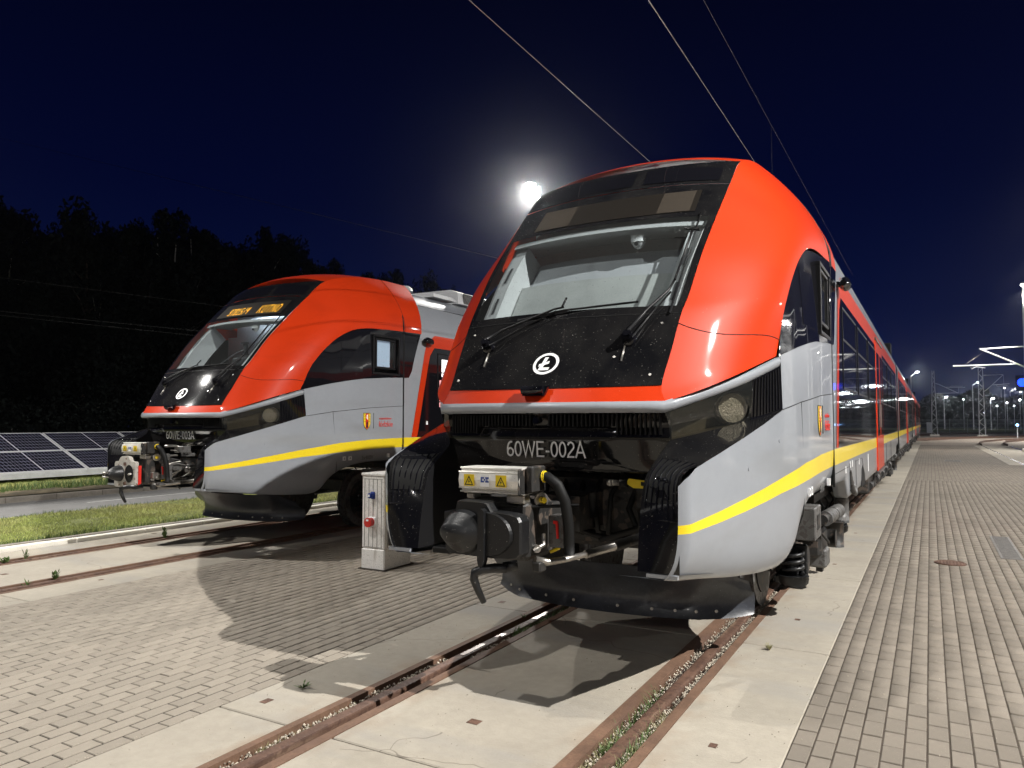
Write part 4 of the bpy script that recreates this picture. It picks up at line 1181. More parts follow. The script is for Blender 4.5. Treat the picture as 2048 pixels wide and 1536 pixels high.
    for k_, (l_, w_, h_) in enumerate(((.75, 1.0, .10), (2.6, .95, .30), (2.2, .8, .26), (2.8, .95, .30))):
        if a_ + l_ > y1 - 1.2: break
        zz = 3.90
        pts = [(-w_, a_, zz), (w_, a_, zz), (w_ - .05, a_ + .06, zz + h_ * .75), (w_ - .25, a_ + .10, zz + h_), (-w_ + .25, a_ + .10, zz + h_), (-w_ + .05, a_ + .06, zz + h_ * .75)]
        bk = [(x, a_ + l_ - (y_ - a_), z_) for x, y_, z_ in pts]
        g.add(pts + bk, [(0, 1, 2, 5), (2, 3, 4, 5), (6, 11, 8, 7), (11, 10, 9, 8)] + [(i, (i + 1) % 6 , (i + 1) % 6 + 6, i + 6) for i in range(6)], 0)
        if h_ > .2:
            for q in range(int(l_ / .42)):
                yy = a_ + .2 + q * .42
                g.box(w_ - .02, w_ + .004, yy, yy + .34, zz + .02, zz + h_ * .72, 1)
        a_ += l_ + .12
    g.build('roof_unit', [M['galvw'], M['undergrey']], cb)
    # equipment boxes below the floor
    g = G(); rnd = random.Random(int(y0 * 10) + 3)
    yy = y0 + (5.6 if first else 2.6)
    while yy < y1 - 3.2:
        l_ = rnd.uniform(.8, 1.6)
        for s in (1, -1):
            g.box(min(s * .5, s * 1.30), max(s * .5, s * 1.30), yy, yy + l_, rnd.uniform(.38, .52), .90, 0, bev=.02)
            g.cyl((s * 1.28, yy + l_ * .5, .62), (0, 1, 0), .07, l_ * .5, 12, 0)
        yy += l_ + rnd.uniform(.15, .5)
    g.box(-1.2, 1.2, y0 + .2, y1 - .2, .88, .96, 0)
    g.build('underfloor_equipment', M['under'], cb)
    return cb

def build_train(name, loc, label, number, covered, ncars, group):
    root = empty(name, loc, label=label, cat='train', group=group)
    build_nose(root)
    build_coupler(root, covered)
    stroke_text('unit_number', number, .105, (-.005, .380, 1.470), M['white'], root, tilt=math.radians(4))
    y = 3.38; L1 = 19.0
    nb = bogie(root, 3.12)
    for i in range(ncars):
        a = 3.38 if i == 0 else i * L1 + .35
        last = (i == 3)
        b = (i + 1) * L1 - .35 if not last else 4 * L1 - 3.38
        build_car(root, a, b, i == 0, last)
        if i < ncars - 1 or ncars < 4:
            g = G(); g.box(-1.22, 1.22, b - .02, b + .72, .95, 3.75, 0, bev=.05)
            for q in range(6): g.box(-1.28, 1.28, b + .04 + q * .11, b + .09 + q * .11, .93, 3.80, 0)
            g.build('gangway', M['rubber'], root)
    return root
# ================================================================== GROUND AND TRACKS
C1, C2, Y1, Y2 = -2.166, -8.719, 3.90, 6.064
rnd = random.Random(11)
GZ = -0.0045
g = G(); g.box(-110, 150, -60, 230, -1.4, -0.30); g.build('terrain', M['soil'], None, kind='structure')
# sub-base under the pavers and slabs, visible in the joints
g = G(); g.box(-10.5, -.66, -12, 96, -.299, -.11); g.build('track_subbase', M['groove'], None, kind='structure')
def paver_area(name, x0, x1, ya, yb, label_far, near_pt, yfar, phase=0.0):
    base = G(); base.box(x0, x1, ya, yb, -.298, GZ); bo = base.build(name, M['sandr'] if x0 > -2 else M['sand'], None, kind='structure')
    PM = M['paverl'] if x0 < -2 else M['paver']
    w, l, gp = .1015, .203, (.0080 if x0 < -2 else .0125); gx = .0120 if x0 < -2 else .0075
    n = int(round((x1 - x0) / w)); w = (x1 - x0) / n
    cells = []
    for i in range(n):
        off = (l / 2 if i % 2 else 0) + phase
        half = False
        j0 = int((ya - off) / l) + 1
        y = j0 * l + off
        while y + l < yb:
            cells.append((x0 + i * w, y)); y += l
    cells.sort(key=lambda c: (c[0] - near_pt[0]) ** 2 + (c[1] - near_pt[1]) ** 2)
    b = .0035
    def pv(bx, by, ln, z, tl):
        x_0, x_1, y_0, y_1 = bx + gx / 2, bx + w - gx / 2, by + gp / 2, by + ln - gp / 2
        t1, t2 = tl
        lo = [(x_0, y_0, GZ - .02), (x_1, y_0, GZ - .02), (x_1, y_1, GZ - .02), (x_0, y_1, GZ - .02)]
        mid = [(x_0, y_0, z - b), (x_1, y_0, z - b), (x_1, y_1, z - b), (x_0, y_1, z - b)]
        top = [(x_0 + b, y_0 + b, z - t1 - t2), (x_1 - b, y_0 + b, z + t1 - t2), (x_1 - b, y_1 - b, z + t1 + t2), (x_0 + b, y_1 - b, z - t1 + t2)]
        return lo + mid + top
    Q = [(0, 1, 5, 4), (1, 2, 6, 5), (2, 3, 7, 6), (3, 0, 4, 7), (4, 5, 9, 8), (5, 6, 10, 9), (6, 7, 11, 10), (7, 4, 8, 11), (8, 9, 10, 11)]
    protos = []
    for k_ in range(6):
        me = bpy.data.meshes.new('paver')
        me.from_pydata(pv(0, 0, l, 0, (rnd.uniform(-.0007, .0007), rnd.uniform(-.0007, .0007))), [], Q); me.materials.append(PM); me.update(); protos.append(me)
    vs, qs = [], []
    for k_, (cx, cy) in enumerate(cells):
        z = rnd.uniform(-.0016, .0016)
        if k_ < 300:
            o = bpy.data.objects.new('paver', rnd.choice(protos)); o.location = (cx, cy, z); COL.objects.link(o); o.parent = bo
        elif cy < yfar:
            bb = len(vs); vs += pv(cx, cy, l, z, (rnd.uniform(-.0007, .0007), rnd.uniform(-.0007, .0007))); qs += [tuple(bb + q for q in f) for f in Q]
    fast_mesh('far_pavers', vs, qs, PM, bo, kind='stuff')
    if yfar < yb:
        g = G(); g.box(x0, x1, yfar, yb, GZ + .001, 0.0); g.build('distant_paving', M['paverfar'], bo)
    return bo
# far paving: the pattern continues in the material
def far_paver_mat():
    m = mat('paving_far', (.215, .186, .152), .9, var=.1, vscale=.5)
    nt = m.node_tree; N = nt.nodes; L = nt.links; b = N['Principled BSDF']
    old = b.inputs['Base Color'].links[0].from_socket
    t = N.new('ShaderNodeTexCoord'); mp = N.new('ShaderNodeMapping'); mp.inputs['Rotation'].default_value = (0, 0, math.pi / 2)
    bt = N.new('ShaderNodeTexBrick'); bt.inputs['Scale'].default_value = 1; bt.inputs['Brick Width'].default_value = .203; bt.inputs['Row Height'].default_value = .1015
    bt.inputs['Mortar Size'].default_value = .005; bt.inputs['Color1'].default_value = (1, 1, 1, 1); bt.inputs['Color2'].default_value = (.75, .75, .75, 1); bt.inputs['Mortar'].default_value = (.3, .26, .22, 1)
    L.new(t.outputs['Object'], mp.inputs[0]); L.new(mp.outputs[0], bt.inputs[0])
    mx = N.new('ShaderNodeMix'); mx.data_type = 'RGBA'; mx.blend_type = 'MULTIPLY'; mx.inputs['Factor'].default_value = 1
    L.new(old, mx.inputs['A']); L.new(bt.outputs[0], mx.inputs['B']); L.new(mx.outputs['Result'], b.inputs['Base Color'])
    return m
M['paverfar'] = far_paver_mat()
paver_area('right_pavement', -.66, 5.5, -3, 61, '', (-.2, 3.2), 24, .03)
paver_area('left_pavement', -7.245, -3.63, -3, 61, '', (-3.6, 2.6), 24, .12)

def slab_track(cx, name, joints, mirror=1):
    bed = empty(name, (cx, 0, 0), kind='structure')
    e0 = 1.480
    seg = [(-e0, -.93), (-.60, .60), (.93, e0)]
    if cx > -5: seg = [(-1.462, -.915), (-.595, .565), (.905, 1.503)]
    g0 = None
    for (a, b) in seg:
        for j in range(len(joints) - 1):
            y0, y1 = joints[j] + .006, joints[j + 1] - .006
            g = G(); g.box(a, b, y0, y1, -.16, 0.0 + rnd.uniform(-.0008, .0008), 0, bev=.006)
            g.build('slab', M['concrete'], bed)
            if y0 < 14:
                g = G()
                if b - a > 1:
                    g.box((a + b) / 2 - .035 - .04, (a + b) / 2 + .035 - .04, y0 + .50, y0 + .56, .0009, .0022, 0)
                elif a < 0:
                    g.box(a + .15, a + .20, y0 + .15, y0 + .22, .0009, .0022, 0)
                else:
                    g.box(b - .36, b - .32, y0 + .85, y0 + .90, .0009, .0022, 0)
                g.build('lifting_socket', M['iron'], bed)
    return bed
jn = [2.98 + 2.76 * k_ for k_ in range(-3, 32)]
slab_track(C1, 'near_track_slabs', jn)
slab_track(C2, 'far_track_slabs', [-3 + 3.0 * k_ + .82 for k_ in range(0, 32)])

def rail_mesh(name, xc, ya, yb, top, mtop, z=.0, label=None):
    g = G()
    pr = [(-.036, -.012), (-.033, -.003), (-.020, .0), (.020, .0), (.033, -.003), (.036, -.012), (.036, -.036), (.010, -.046), (.009, -.13), (.06, -.15), (.06, -.16), (-.06, -.16), (-.06, -.15), (-.009, -.13), (-.010, -.046), (-.036, -.036)]
    n = len(pr); ys = [ya] + [y for y in (0, 4, 8, 16, 30, 60) if ya < y < yb] + [yb]
    rows = [[(xc + a, y, z + b) for a, b in pr] for y in ys]
    g.grid(rows, 0, False, close=True, mifun=lambda i, j: 1 if j in (1, 2, 3) else 0)
    return g.build(name, [M['rust'], mtop], TRK, **({} if TRK else dict(kind='structure')))
TRK = None
def edge_angle(x0, x1, lip, ya=-5, yb=92):
    g = G()
    g.box(x0, x1, ya, yb, -.006, .0035)
    xx = x1 if lip > 0 else x0
    g.box(xx - .006 if lip > 0 else xx, xx if lip > 0 else xx + .006, ya, yb, -.12, -.0065)
    return g.build('edge_angle', M['rust2'], TRK)
TK = {}
for cx, lb in ((C1, 'nearer rusty railway track set in pale concrete slabs under the near train'), (C2, 'further rusty railway track set in pale concrete slabs beside the grass')):
    TRK = TK[cx] = empty('railway_track', (0, 0, 0), label=lb, cat='railway track', group='railway tracks')
    for s in (-1, 1):
        rail_mesh('rail', cx + s * .7525, -5, 92, .0, M['rust'], z=.004)
if True:
    TRK = TK[C1]
    edge_angle(C1 - .918, C1 - .868, 1); edge_angle(C1 - .655, C1 - .592, -1)
    edge_angle(C1 + .562, C1 + .640, 1); edge_angle(C1 + .848, C1 + .908, -1)
    TRK = TK[C2]
    edge_angle(C2 - .933, C2 - .885, 1); edge_angle(C2 - .64, C2 - .598, -1)
    edge_angle(C2 + .598, C2 + .64, 1); edge_angle(C2 + .885, C2 + .933, -1)
TRK = None
# polished lengths where a wheel has stood
g = G()
for a, b in ((5.55, 6.5), (4.45, 4.75), (4.95, 5.05)):
    g = G(); g.box(C1 - .7525 - .020, C1 - .7525 + .022, a, b, .0045, .0062); g.build('polished_rail_patch', M['railtop'], TK[C1])

# gravel in the grooves: small stones
def stones(name, spec, n, sz, m_, z0, zj=.012, seed=1):
    r = np.random.RandomState(seed)
    base = np.array([(1, 0, 0), (-1, 0, 0), (0, 1, 0), (0, -1, 0), (0, 0, 1), (0, 0, -1)], float)
    tri = np.array([(0, 2, 4), (2, 1, 4), (1, 3, 4), (3, 0, 4), (2, 0, 5), (1, 2, 5), (3, 1, 5), (0, 3, 5)])
    V, F = [], []
    for k_ in range(n):
        x0, x1, y0, y1 = spec[r.randint(len(spec))]
        c = np.array([r.uniform(x0, x1), y0 + (y1 - y0) * r.rand() ** 1.3, z0 + r.uniform(-zj, zj)])
        s = sz * r.uniform(.5, 1.35)
        v = base * s * r.uniform(.55, 1.2, (6, 3)); a = r.rand() * 6.28
        R_ = np.array([[math.cos(a), -math.sin(a), 0], [math.sin(a), math.cos(a), 0], [0, 0, 1]])
        F.append(tri + len(V) * 6); V.append(v @ R_.T + c)
    return fast_mesh(name, np.concatenate(V), np.concatenate(F), m_, None, kind='stuff')
R1, R2 = C1 - .7525, C1 + .7525
stones('groove_gravel', [(R2 + .04, R2 + .095, 1.5, 9), (R2 + .04, R2 + .095, 1.5, 9), (R2 + .04, R2 + .095, 9, 40), (R2 - .11, R2 - .04, 1.5, 9), (R1 - .11, R1 - .04, 1, 4.4), (R1 + .04, R1 + .09, 4.5, 10)], 9000, .0085, M['gravelm'], -.030, .018)
g = G()
for a, b, z in ((R2 + .037, R2 + .097, -.045), (R2 - .112, R2 - .037, -.06), (R1 - .115, R1 - .037, -.075), (R1 + .037, R1 + .099, -.06)):
    g.box(a, b, -5, 92, -.15, z)
g.build('groove_filling', M['groove'], None, kind='structure')

stones('slab_grit', [(-3.6, -3.1, 1.5, 12), (-2.7, -1.6, 1.5, 5.5), (-1.25, -.7, 1.5, 14), (-.66, 1.2, 2.2, 14), (-7.2, -3.65, 1.8, 9), (-.70, -.62, 2, 12), (-3.66, -3.6, 1.8, 9)], 1500, .0032, M['gravelm'], .003, .001, 5)
# ------------------------------------------------------------------ kerb, verge, road, far verge
def kerb_row(x0, x1, y0, y1, ln, zt, m_, name, skip=()):
    g0 = empty(name, (0, 0, 0), label=None, kind='structure')
    y = y0; k_ = 0
    while y < y1:
        g = G(); g.box(x0, x1, y + .003, y + ln - .003, -.28, zt + rnd.uniform(-.002, .002), 0, bev=.008)
        g.build('kerb_stone', m_, g0); y += ln
    return g0
kerb_row(-10.335, -10.215, -2, 60, 1.0, .055, M['kerb'], 'pale_kerb')
kerb_row(-10.62, -10.50, -2, 60, 1.0, .045, M['kerbold'], 'old_kerb')
g = G(); g.box(-10.50, -10.335, -3, 60, -.29, .012); g.build('kerb_gap', M['groove'], None, kind='structure')
def blob_ground(name, x0, x1, y0, y1, nx, ny, z, amp, m_, fsc=1.2):
    xs = np.linspace(x0, x1, nx); ys_ = np.linspace(y0, y1, ny); V = []
    for y in ys_:
        for x in xs:
            ed = min(1, (x - x0) / .3, (x1 - x) / .3)
            V.append((x, y, z + amp * max(0, ed) * (noise.noise((x * fsc, y * fsc, 0)) + .5 * noise.noise((x * fsc * 4, y * fsc * 4, 3)))))
    q = [(j * nx + i, j * nx + i + 1, (j + 1) * nx + i + 1, (j + 1) * nx + i) for j in range(ny - 1) for i in range(nx - 1)]
    o = fast_mesh(name, V, q, m_, None, kind='structure')
    o.data.polygons.foreach_set('use_smooth', [True] * len(q)); return o
blob_ground('grass_verge', -13.52, -10.60, -3, 60, 24, 300, .030, .03, M['turf'])
g = G(); g.box(-16.15, -13.50, -40, 140, -.29, .018); g.build('asphalt_path', M['asphalt'], None, kind='structure')
g = G(); g.box(-14.90, -14.83, 8.9, 30, .0185, .0225); g.build('path_marking', M['roadpaint'], None, kind='structure')
kerb_row(-16.30, -16.15, -2, 60, 1.0, .13, M['kerbold'], 'path_kerb')
blob_ground('far_verge', -60, -16.28, -30, 190, 160, 260, .13, .10, M['turf'], .5)
g = G(); g.box(-13.56, -13.50, -3, 60, -.1, .03); g.build('path_edging', M['soil'], None, kind='structure')
blob_ground('soil_strip', -17.5, -16.26, -3, 60, 14, 300, .150, .05, M['soil'], 1.5)

def grass(name, zones, n, hmin, hmax, wid, m_, seed=0, dens=1.0, lean=.5, edge=None):
    r = np.random.RandomState(seed)
    V = []; 
    x = np.empty(n); y = np.empty(n)
    zid = r.randint(0, len(zones), n); Z = np.array(zones)
    u = r.rand(n); v = r.rand(n) ** 1.6
    x = Z[zid, 0] + (Z[zid, 1] - Z[zid, 0]) * u; y = Z[zid, 2] + (Z[zid, 3] - Z[zid, 2]) * v; z0 = Z[zid, 4]
    tall = np.array([noise.noise((a * 1.1, b * 1.1, 7)) for a, b in zip(x, y)])
    h = (hmin + (hmax - hmin) * r.rand(n)) * (1 + .6 * tall)
    a = r.rand(n) * 2 * np.pi; w = wid * (.6 + r.rand(n))
    la = r.rand(n) * 2 * np.pi; ll = h * lean * (.3 + r.rand(n))
    c = np.stack([x, y, z0 + 0 * x], 1); d = np.stack([np.cos(a), np.sin(a), 0 * a], 1) * (w / 2)[:, None]
    up = np.stack([np.cos(la) * ll * .4, np.sin(la) * ll * .4, h * .6], 1); tp = np.stack([np.cos(la) * ll, np.sin(la) * ll, h], 1)
    V = np.stack([c - d, c + d, c + up + d * .8, c + up - d * .8, c + tp], 1).reshape(-1, 3)
    b = np.arange(n)[:, None] * 5
    T = np.concatenate([b + np.array([[0, 1, 2]]), b + np.array([[0, 2, 3]]), b + np.array([[3, 2, 4]])])
    return fast_mesh(name, V, T, m_, None, kind='stuff')
grass('verge_grass', [(-13.50, -10.62, 2.2, 16, .03)], 95000, .022, .055, .005, M['grass'], 1, lean=.9)
grass('verge_edge_grass', [(-13.58, -13.42, 3, 16, .02), (-10.68, -10.6, 3, 14, .03)], 5000, .04, .09, .006, M['weed'], 2)
grass('far_verge_grass', [(-20.5, -17.2, 5, 22, .12), (-24, -17.2, 6, 26, .12)], 60000, .04, .12, .008, M['grass'], 3, lean=.8)
grass('soil_strip_weeds', [(-17.6, -17.0, 5, 22, .15)], 7000, .06, .20, .010, M['weed'], 4)
grass('groove_weeds', [(R2 - .10, R2 - .04, 3.55, 4.5, -.05), (R1 + .04, R1 + .085, 5.1, 6.1, -.04), (R2 + .045, R2 + .09, 3.1, 3.9, -.04)], 1100, .03, .085, .0035, M['weed'], 5, lean=1.0)
grass('groove_dry_weeds', [(R2 + .045, R2 + .10, 3.15, 4.2, -.04), (R2 - .10, R2 - .05, 3.1, 3.8, -.05), (R1 - .10, R1 - .045, 2.7, 3.45, -.06)], 1500, .03, .075, .0025, M['weeddry'], 6, lean=1.2)
# small separate weeds
def weed_plant(loc, h, n, sp, label, m_='weed', seed=0, wd=.018):
    r = random.Random(seed); g = G()
    for i in range(n):
        a = r.uniform(0, 6.28); L_ = h * r.uniform(.5, 1.0); o = sp * r.uniform(.3, 1)
        p0 = Vector((0, 0, 0)); p1 = Vector((math.cos(a) * o * .4, math.sin(a) * o * .4, L_ * .6)); p2 = Vector((math.cos(a) * o, math.sin(a) * o, L_))
        g.tube([p0, p1], .0018, 4)
        w = wd * r.uniform(.6, 1.2); d = Vector((-math.sin(a), math.cos(a), 0)) * w
        for t in (.45, .75, 1.0):
            q = p0.lerp(p1, t * .8) if t < 1 else p1
            e_ = q + (p2 - p1) * r.uniform(.5, 1) + Vector((r.uniform(-1, 1), r.uniform(-1, 1), r.uniform(-.3, 1))) * h * .15
            mdl = (q + e_) / 2
            g.add([q, mdl + d, e_, mdl - d], [(0, 1, 2), (0, 2, 3)])
    o = g.build('weed', M[m_], None); o.location = loc
    return tag(o, label, 'weed', 'weeds growing out of the track joints')
weed_plant((C2 + .7525 - .02, 4.46, -.02), .15, 9, .07, 'leafy green weed in the rail groove left of the white pedestal', seed=1)
weed_plant((C2 + .7525 + .0, 4.18, -.02), .08, 8, .08, 'low sprawling weed beside the taller leafy weed in the rail groove', seed=2, wd=.008)
weed_plant((C2 - .7525 - .02, 6.80, -.02), .20, 10, .06, 'tall leafy weed against the pale kerb ahead of the orange train', seed=3)
weed_plant((C2 - .7525 - .03, 4.95, -.02), .20, 7, .08, 'thin weed at the left picture edge beside the pale kerb', seed=4, wd=.006)
weed_plant((C2 - .7525 - .0, 4.72, -.02), .10, 9, .10, 'leafy clump leftmost in the far rail groove', seed=5)
weed_plant((-3.42, 3.43, 0), .035, 16, .07, 'flat dark weed on the slab left of the near track', seed=6, wd=.008)
weed_plant((-1.05, 5.65, 0), .05, 26, .07, 'dry tuft on the slab at the right of the near track', 'weeddry', seed=7, wd=.003)
weed_plant((-3.02, 5.55, 0), .035, 10, .05, 'tiny weed on the slab under the coupler handle', seed=8, wd=.005)

# covers set in the right-hand pavement
g = G(); g.cyl((0, 0, .004), (0, 0, 1), .165, .012, 40, 0)
for i in range(-4, 5):
    for j in range(-4, 5):
        if i * i + j * j < 18: g.box(i * .034 - .011, i * .034 + .011, j * .034 - .011, j * .034 + .011, .0095, .013)
g.tube([(.150 * math.cos(a), .150 * math.sin(a), .009) for a in np.linspace(0, 6.283, 41)], .006, 5)
o = g.build('manhole_cover', M['iron'], None); o.location = (.165, 10.1, 0)
tag(o, 'small round rusty cast iron cover in the right pavement', 'manhole cover')
def drain(loc, lx, ly, label):
    r_ = empty('drain_grate', loc, label=label, cat='drain grate', group='drains in the right pavement')
    g = G()
    for a in ((-lx, lx, -ly, -ly + .03), (-lx, lx, ly - .03, ly), (-lx, -lx + .025, -ly + .03, ly - .03), (lx - .025, lx, -ly + .03, ly - .03)): g.box(*a, -.01, .006)
    g.build('frame', M['gratei'], r_)
    g = G(); n = int(ly * 2 / .03)
    for k_ in range(n): g.box(-lx + .025, lx - .025, -ly + .03 + k_ * .03, -ly + .03 + k_ * .03 + .014, -.008, .004)
    g.box(-lx + .02, lx - .02, -ly + .02, ly - .02, -.01, .0015)
    g.build('bar', M['gratei'], r_, kind='stuff')
drain((.82, 11.75, 0), .115, 1.0, 'long steel drain grate near the right picture edge')
drain((.80, 36.5, 0), .30, .55, 'distant drain grate in the far part of the pavement')
# ------------------------------------------------------------------ pedestal
pd = empty('power_pedestal', (-5.62, 6.50, 0), label='white aluminium power pedestal with blue and red sockets between the two trains', cat='pedestal')
g = G(); PW, PL, PH = .33, .49, 1.045
g.box(0, PW, 0, PL, .0, .23, 0, bev=.012)
g.box(.004, PW - .004, .004, PL - .004, .2305, PH, 0, bev=.012)
g.build('housing', M['pedc'], pd)
g = G(); g.box(-.006, PW + .006, -.006, PL + .006, PH - .006, PH + .026, 0, bev=.008); g.build('lid', M['pedc'], pd)
g = G()
for x in (.045, .105, .165, .225, .285): g.box(x - .0022, x + .0022, .0015, .0042, .25, PH - .04)
for y in (.06, .20, .34, .43): g.box(PW - .0042, PW - .0015, y - .003, y + .003, .25, PH - .04)
g.box(.03, PW - .03, .0014, .0042, .248, .2515); g.box(.03, PW - .03, .0014, .0042, PH - .042, PH - .0385)
g.build('panel_groove', M['pedrib'], pd)
g = G(); g.cyl((.165, -.028, .825), (0, -1, .0), .030, .06, 18); g.box(.135, .195, -.012, .004, .785, .865, 0, bev=.006); g.box(.14, .19, -.065, -.055, .80, .85, 0, bev=.008); g.box(.147, .175, -.068, -.066, .812, .838, 1)
g.build('blue_socket', [M['blueplastic'], M['white']], pd)
g = G(); g.cyl((.155, -.035, .53), (0, -1, .0), .046, .075, 22); g.cyl((.155, -.068, .53), (0, -1, 0), .052, .02, 22); g.box(.105, .21, -.012, .004, .475, .585, 1, bev=.008); g.box(.135, .17, -.0805, -.0785, .545, .565, 1)
g.build('red_socket', [M['redplastic'], M['white']], pd)
g = G(); g.box(-.03, PW + .03, -.03, PL + .03, -.01, .012, 0, bev=.01); g.build('foot', M['sand'], pd)

# ================================================================== TRAINS
t1 = build_train('electric_train', (C1, Y1, 0), 'nearer red and grey electric train numbered 60WE-002A with covered coupler', '60WE-002A', True, 4, 'electric trains parked side by side')
# rear cab of the near train: the same nose parts, turned round
for o in [c for c in t1.children if c.name.split('.')[0] in ('nose_shell', 'bonnet', 'windscreen_surround', 'windscreen', 'upper_fairing', 'nose_trim', 'headlight', 'cab_side_skin', 'yellow_stripe', 'panel_seam', 'wing_cap', 'wing_inner_panel', 'front_bumper', 'cab_side_glazing', 'cab_window', 'joint_gap', 'side_camera', 'draft_gear_box', 'snow_plough', 'cab_interior')]:
    c = copy_tree(o, t1); c.scale = (1, -1, 1); c.location = (o.location.x, 76 - o.location.y, o.location.z)
bg = [c for c in t1.children if c.name.startswith('bogie')][0]
for yy in (17.6, 36.6, 55.6, 70.2):
    c = copy_tree(bg, t1); c.location = (0, yy, 0)
# display of the near train: unlit
def display(root, lit):
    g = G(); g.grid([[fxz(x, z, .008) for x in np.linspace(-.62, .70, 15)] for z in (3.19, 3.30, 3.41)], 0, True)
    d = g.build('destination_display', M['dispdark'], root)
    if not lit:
        for x0_, x1_ in ((-.62, -.30), (.42, .66)):  # ends painted lighter; the dark middle is shadow put into the colour
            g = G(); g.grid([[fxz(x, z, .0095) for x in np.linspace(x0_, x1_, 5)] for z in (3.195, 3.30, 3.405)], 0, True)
            g.build('bright_display_end', M['dispbright'], d)
    return d
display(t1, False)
rt = [c for c in t1.children if c.name.startswith('coupler')]
t2 = build_train('electric_train', (C2, Y2, 0), 'further red and grey electric train numbered 60WE-003A with lit KUTNO display', '60WE-003A', False, 2, 'electric trains parked side by side')
d2 = display(t2, True)
vA = fxz(-.30, 3.29, .013); vB = fxz(.38, 3.29, .013)
n_ = np.cross(fxz(.2, 3.3) - fxz(.1, 3.3), fxz(.1, 3.4) - fxz(.1, 3.3)); n_ /= np.linalg.norm(n_)
def led_text(s, x0, z0, hgt, root, wd):
    # 5x7 style dot letters built as vertical strokes
    F5 = {'K': ['10001', '10010', '10100', '11000', '10100', '10010', '10001'], 'U': ['10001'] * 6 + ['01110'], 'T': ['11111'] + ['00100'] * 6, 'N': ['10001', '11001', '11001', '10101', '10011', '10011', '10001'], 'O': ['01110'] + ['10001'] * 5 + ['01110'],
          '9': ['1110', '1010', '1010', '1110', '0010', '0010', '1110'], '7': ['1110', '0010', '0010', '0100', '0100', '0100', '0100'], '8': ['1110', '1010', '1010', '1110', '1010', '1010', '1110'], '1': ['0100', '1100', '0100', '0100', '0100', '0100', '1110'],
          '5': ['1110', '1000', '1000', '1110', '0010', '0010', '1110'], '/': ['0010', '0010', '0010', '0100', '0100', '1000', '1000'], '4': ['1010', '1010', '1010', '1110', '0010', '0010', '0010']}
    g = G(); x = x0; pit = hgt / 7; px = wd
    for ch in s:
        bm = F5[ch]
        for r_, row in enumerate(bm):
            for c_, v_ in enumerate(row):
                if v_ == '1':
                    a = fxz(x + c_ * px, z0 + hgt - r_ * pit, .011); b = fxz(x + (c_ + .6) * px, z0 + hgt - r_ * pit, .011)
                    c2 = fxz(x + (c_ + .6) * px, z0 + hgt - (r_ + .9) * pit, .011); d = fxz(x + c_ * px, z0 + hgt - (r_ + .9) * pit, .011)
                    g.add([a, b, c2, d], [(0, 1, 2, 3)])
        x += (len(bm[0]) + (1.6 if len(bm[0]) == 5 else .6)) * px
    return g
led_text('97815/4', -.37, 3.21, .115, d2, .0140).build('train_number', M['amber'], d2)
led_text('KUTNO', .26, 3.21, .135, d2, .0118).build('destination', M['amber'], d2)
# things inside the lit cab of the further train
g = G()
g.tube([(.05, .95, 2.45), (.12, 1.15, 2.62), (.22, 1.25, 2.68)], .010, 6); g.box(.20, .25, 1.22, 1.27, 2.60, 2.78, 0, bev=.004); g.box(.17, .28, 1.2, 1.25, 2.76, 2.78, 0)
g.box(.18, .30, 1.21, 1.25, 2.60, 2.615, 0)
g.build('tablet_arm', M['cabdark'], t2)
g = G(); g.box(.20, .62, 1.7, 1.9, 2.2, 2.62, 0, bev=.06); g.build('driver_seat', M['cabwall'], t2)
g = G(); g.box(.24, .48, 1.685, 1.699, 2.44, 2.58, 0); g.build('seat_screen', M['cabdark'], t2)
g = G(); g.box(-.3, .3, 1.75, 1.95, 3.372, 3.385, 0)
cl = g.build('cab_ceiling_lamp', mat('cab_lamp_lens', (.9, .9, .9), .4, emit=(.72, .84, 1.0), estr=34), t2)
# lit saloon window beside the first door of the further train
cb2 = [c for c in t2.children if c.name.startswith('car_body')][0]
g = G(); g.box(1.412, 1.4145, 4.42, 4.78, 2.42, 2.72); g.build('lit_pane', M['litwin'], cb2)
g = G(); g.box(1.412, 1.4145, 4.36, 4.74, 1.90, 2.36); g.build('lit_pane', M['litpink'], cb2)
g = G(); g.box(1.400, 1.4115, 4.34, 4.9, 2.37, 2.41); g.box(1.400, 1.4115, 3.97, 4.01, 1.60, 1.67); g.build('door_trim', M['undergrey'], cb2)
g = G(); g.box(1.4095, 1.4125, 3.98, 4.03, 1.60, 1.66); g.build('door_sticker', M['white'], cb2)
# near cab: blind, and a panel added above it to brighten the inside
g = G()
g.grid([[fs(u, v, -.20) for u in np.linspace(-.78, .84, 12)] for v in np.linspace(3.95, 5.10, 6)], 0, True)
g.grid([[fs(u, v, -.26) for u in np.linspace(-.86, .90, 12)] for v in np.linspace(5.0, 5.95, 5)], 1, True)
g.build('blind_and_fill_panel', [M['blind'], mat('upper_fill_panel', (.34, .35, .36), .6)], t1)
g = G(); g.box(.25, .36, 1.5, 1.6, 2.4, 2.72, 0, bev=.03); g.prism([(.22, 1.5, 2.42), (.42, 1.5, 2.42), (.34, 1.5, 2.60), (.30, 1.5, 2.66)], (0, .05, 0), 0); g.build('microphone', M['cabdark'], t1)

g = G(); g.box(1.352, 1.356, 2.78, 3.08, 2.50, 2.90); g.build('lit_pane', mat('lit_cab', (.5, .6, .7), .5, emit=(.50, .62, .85), estr=.26), t2)
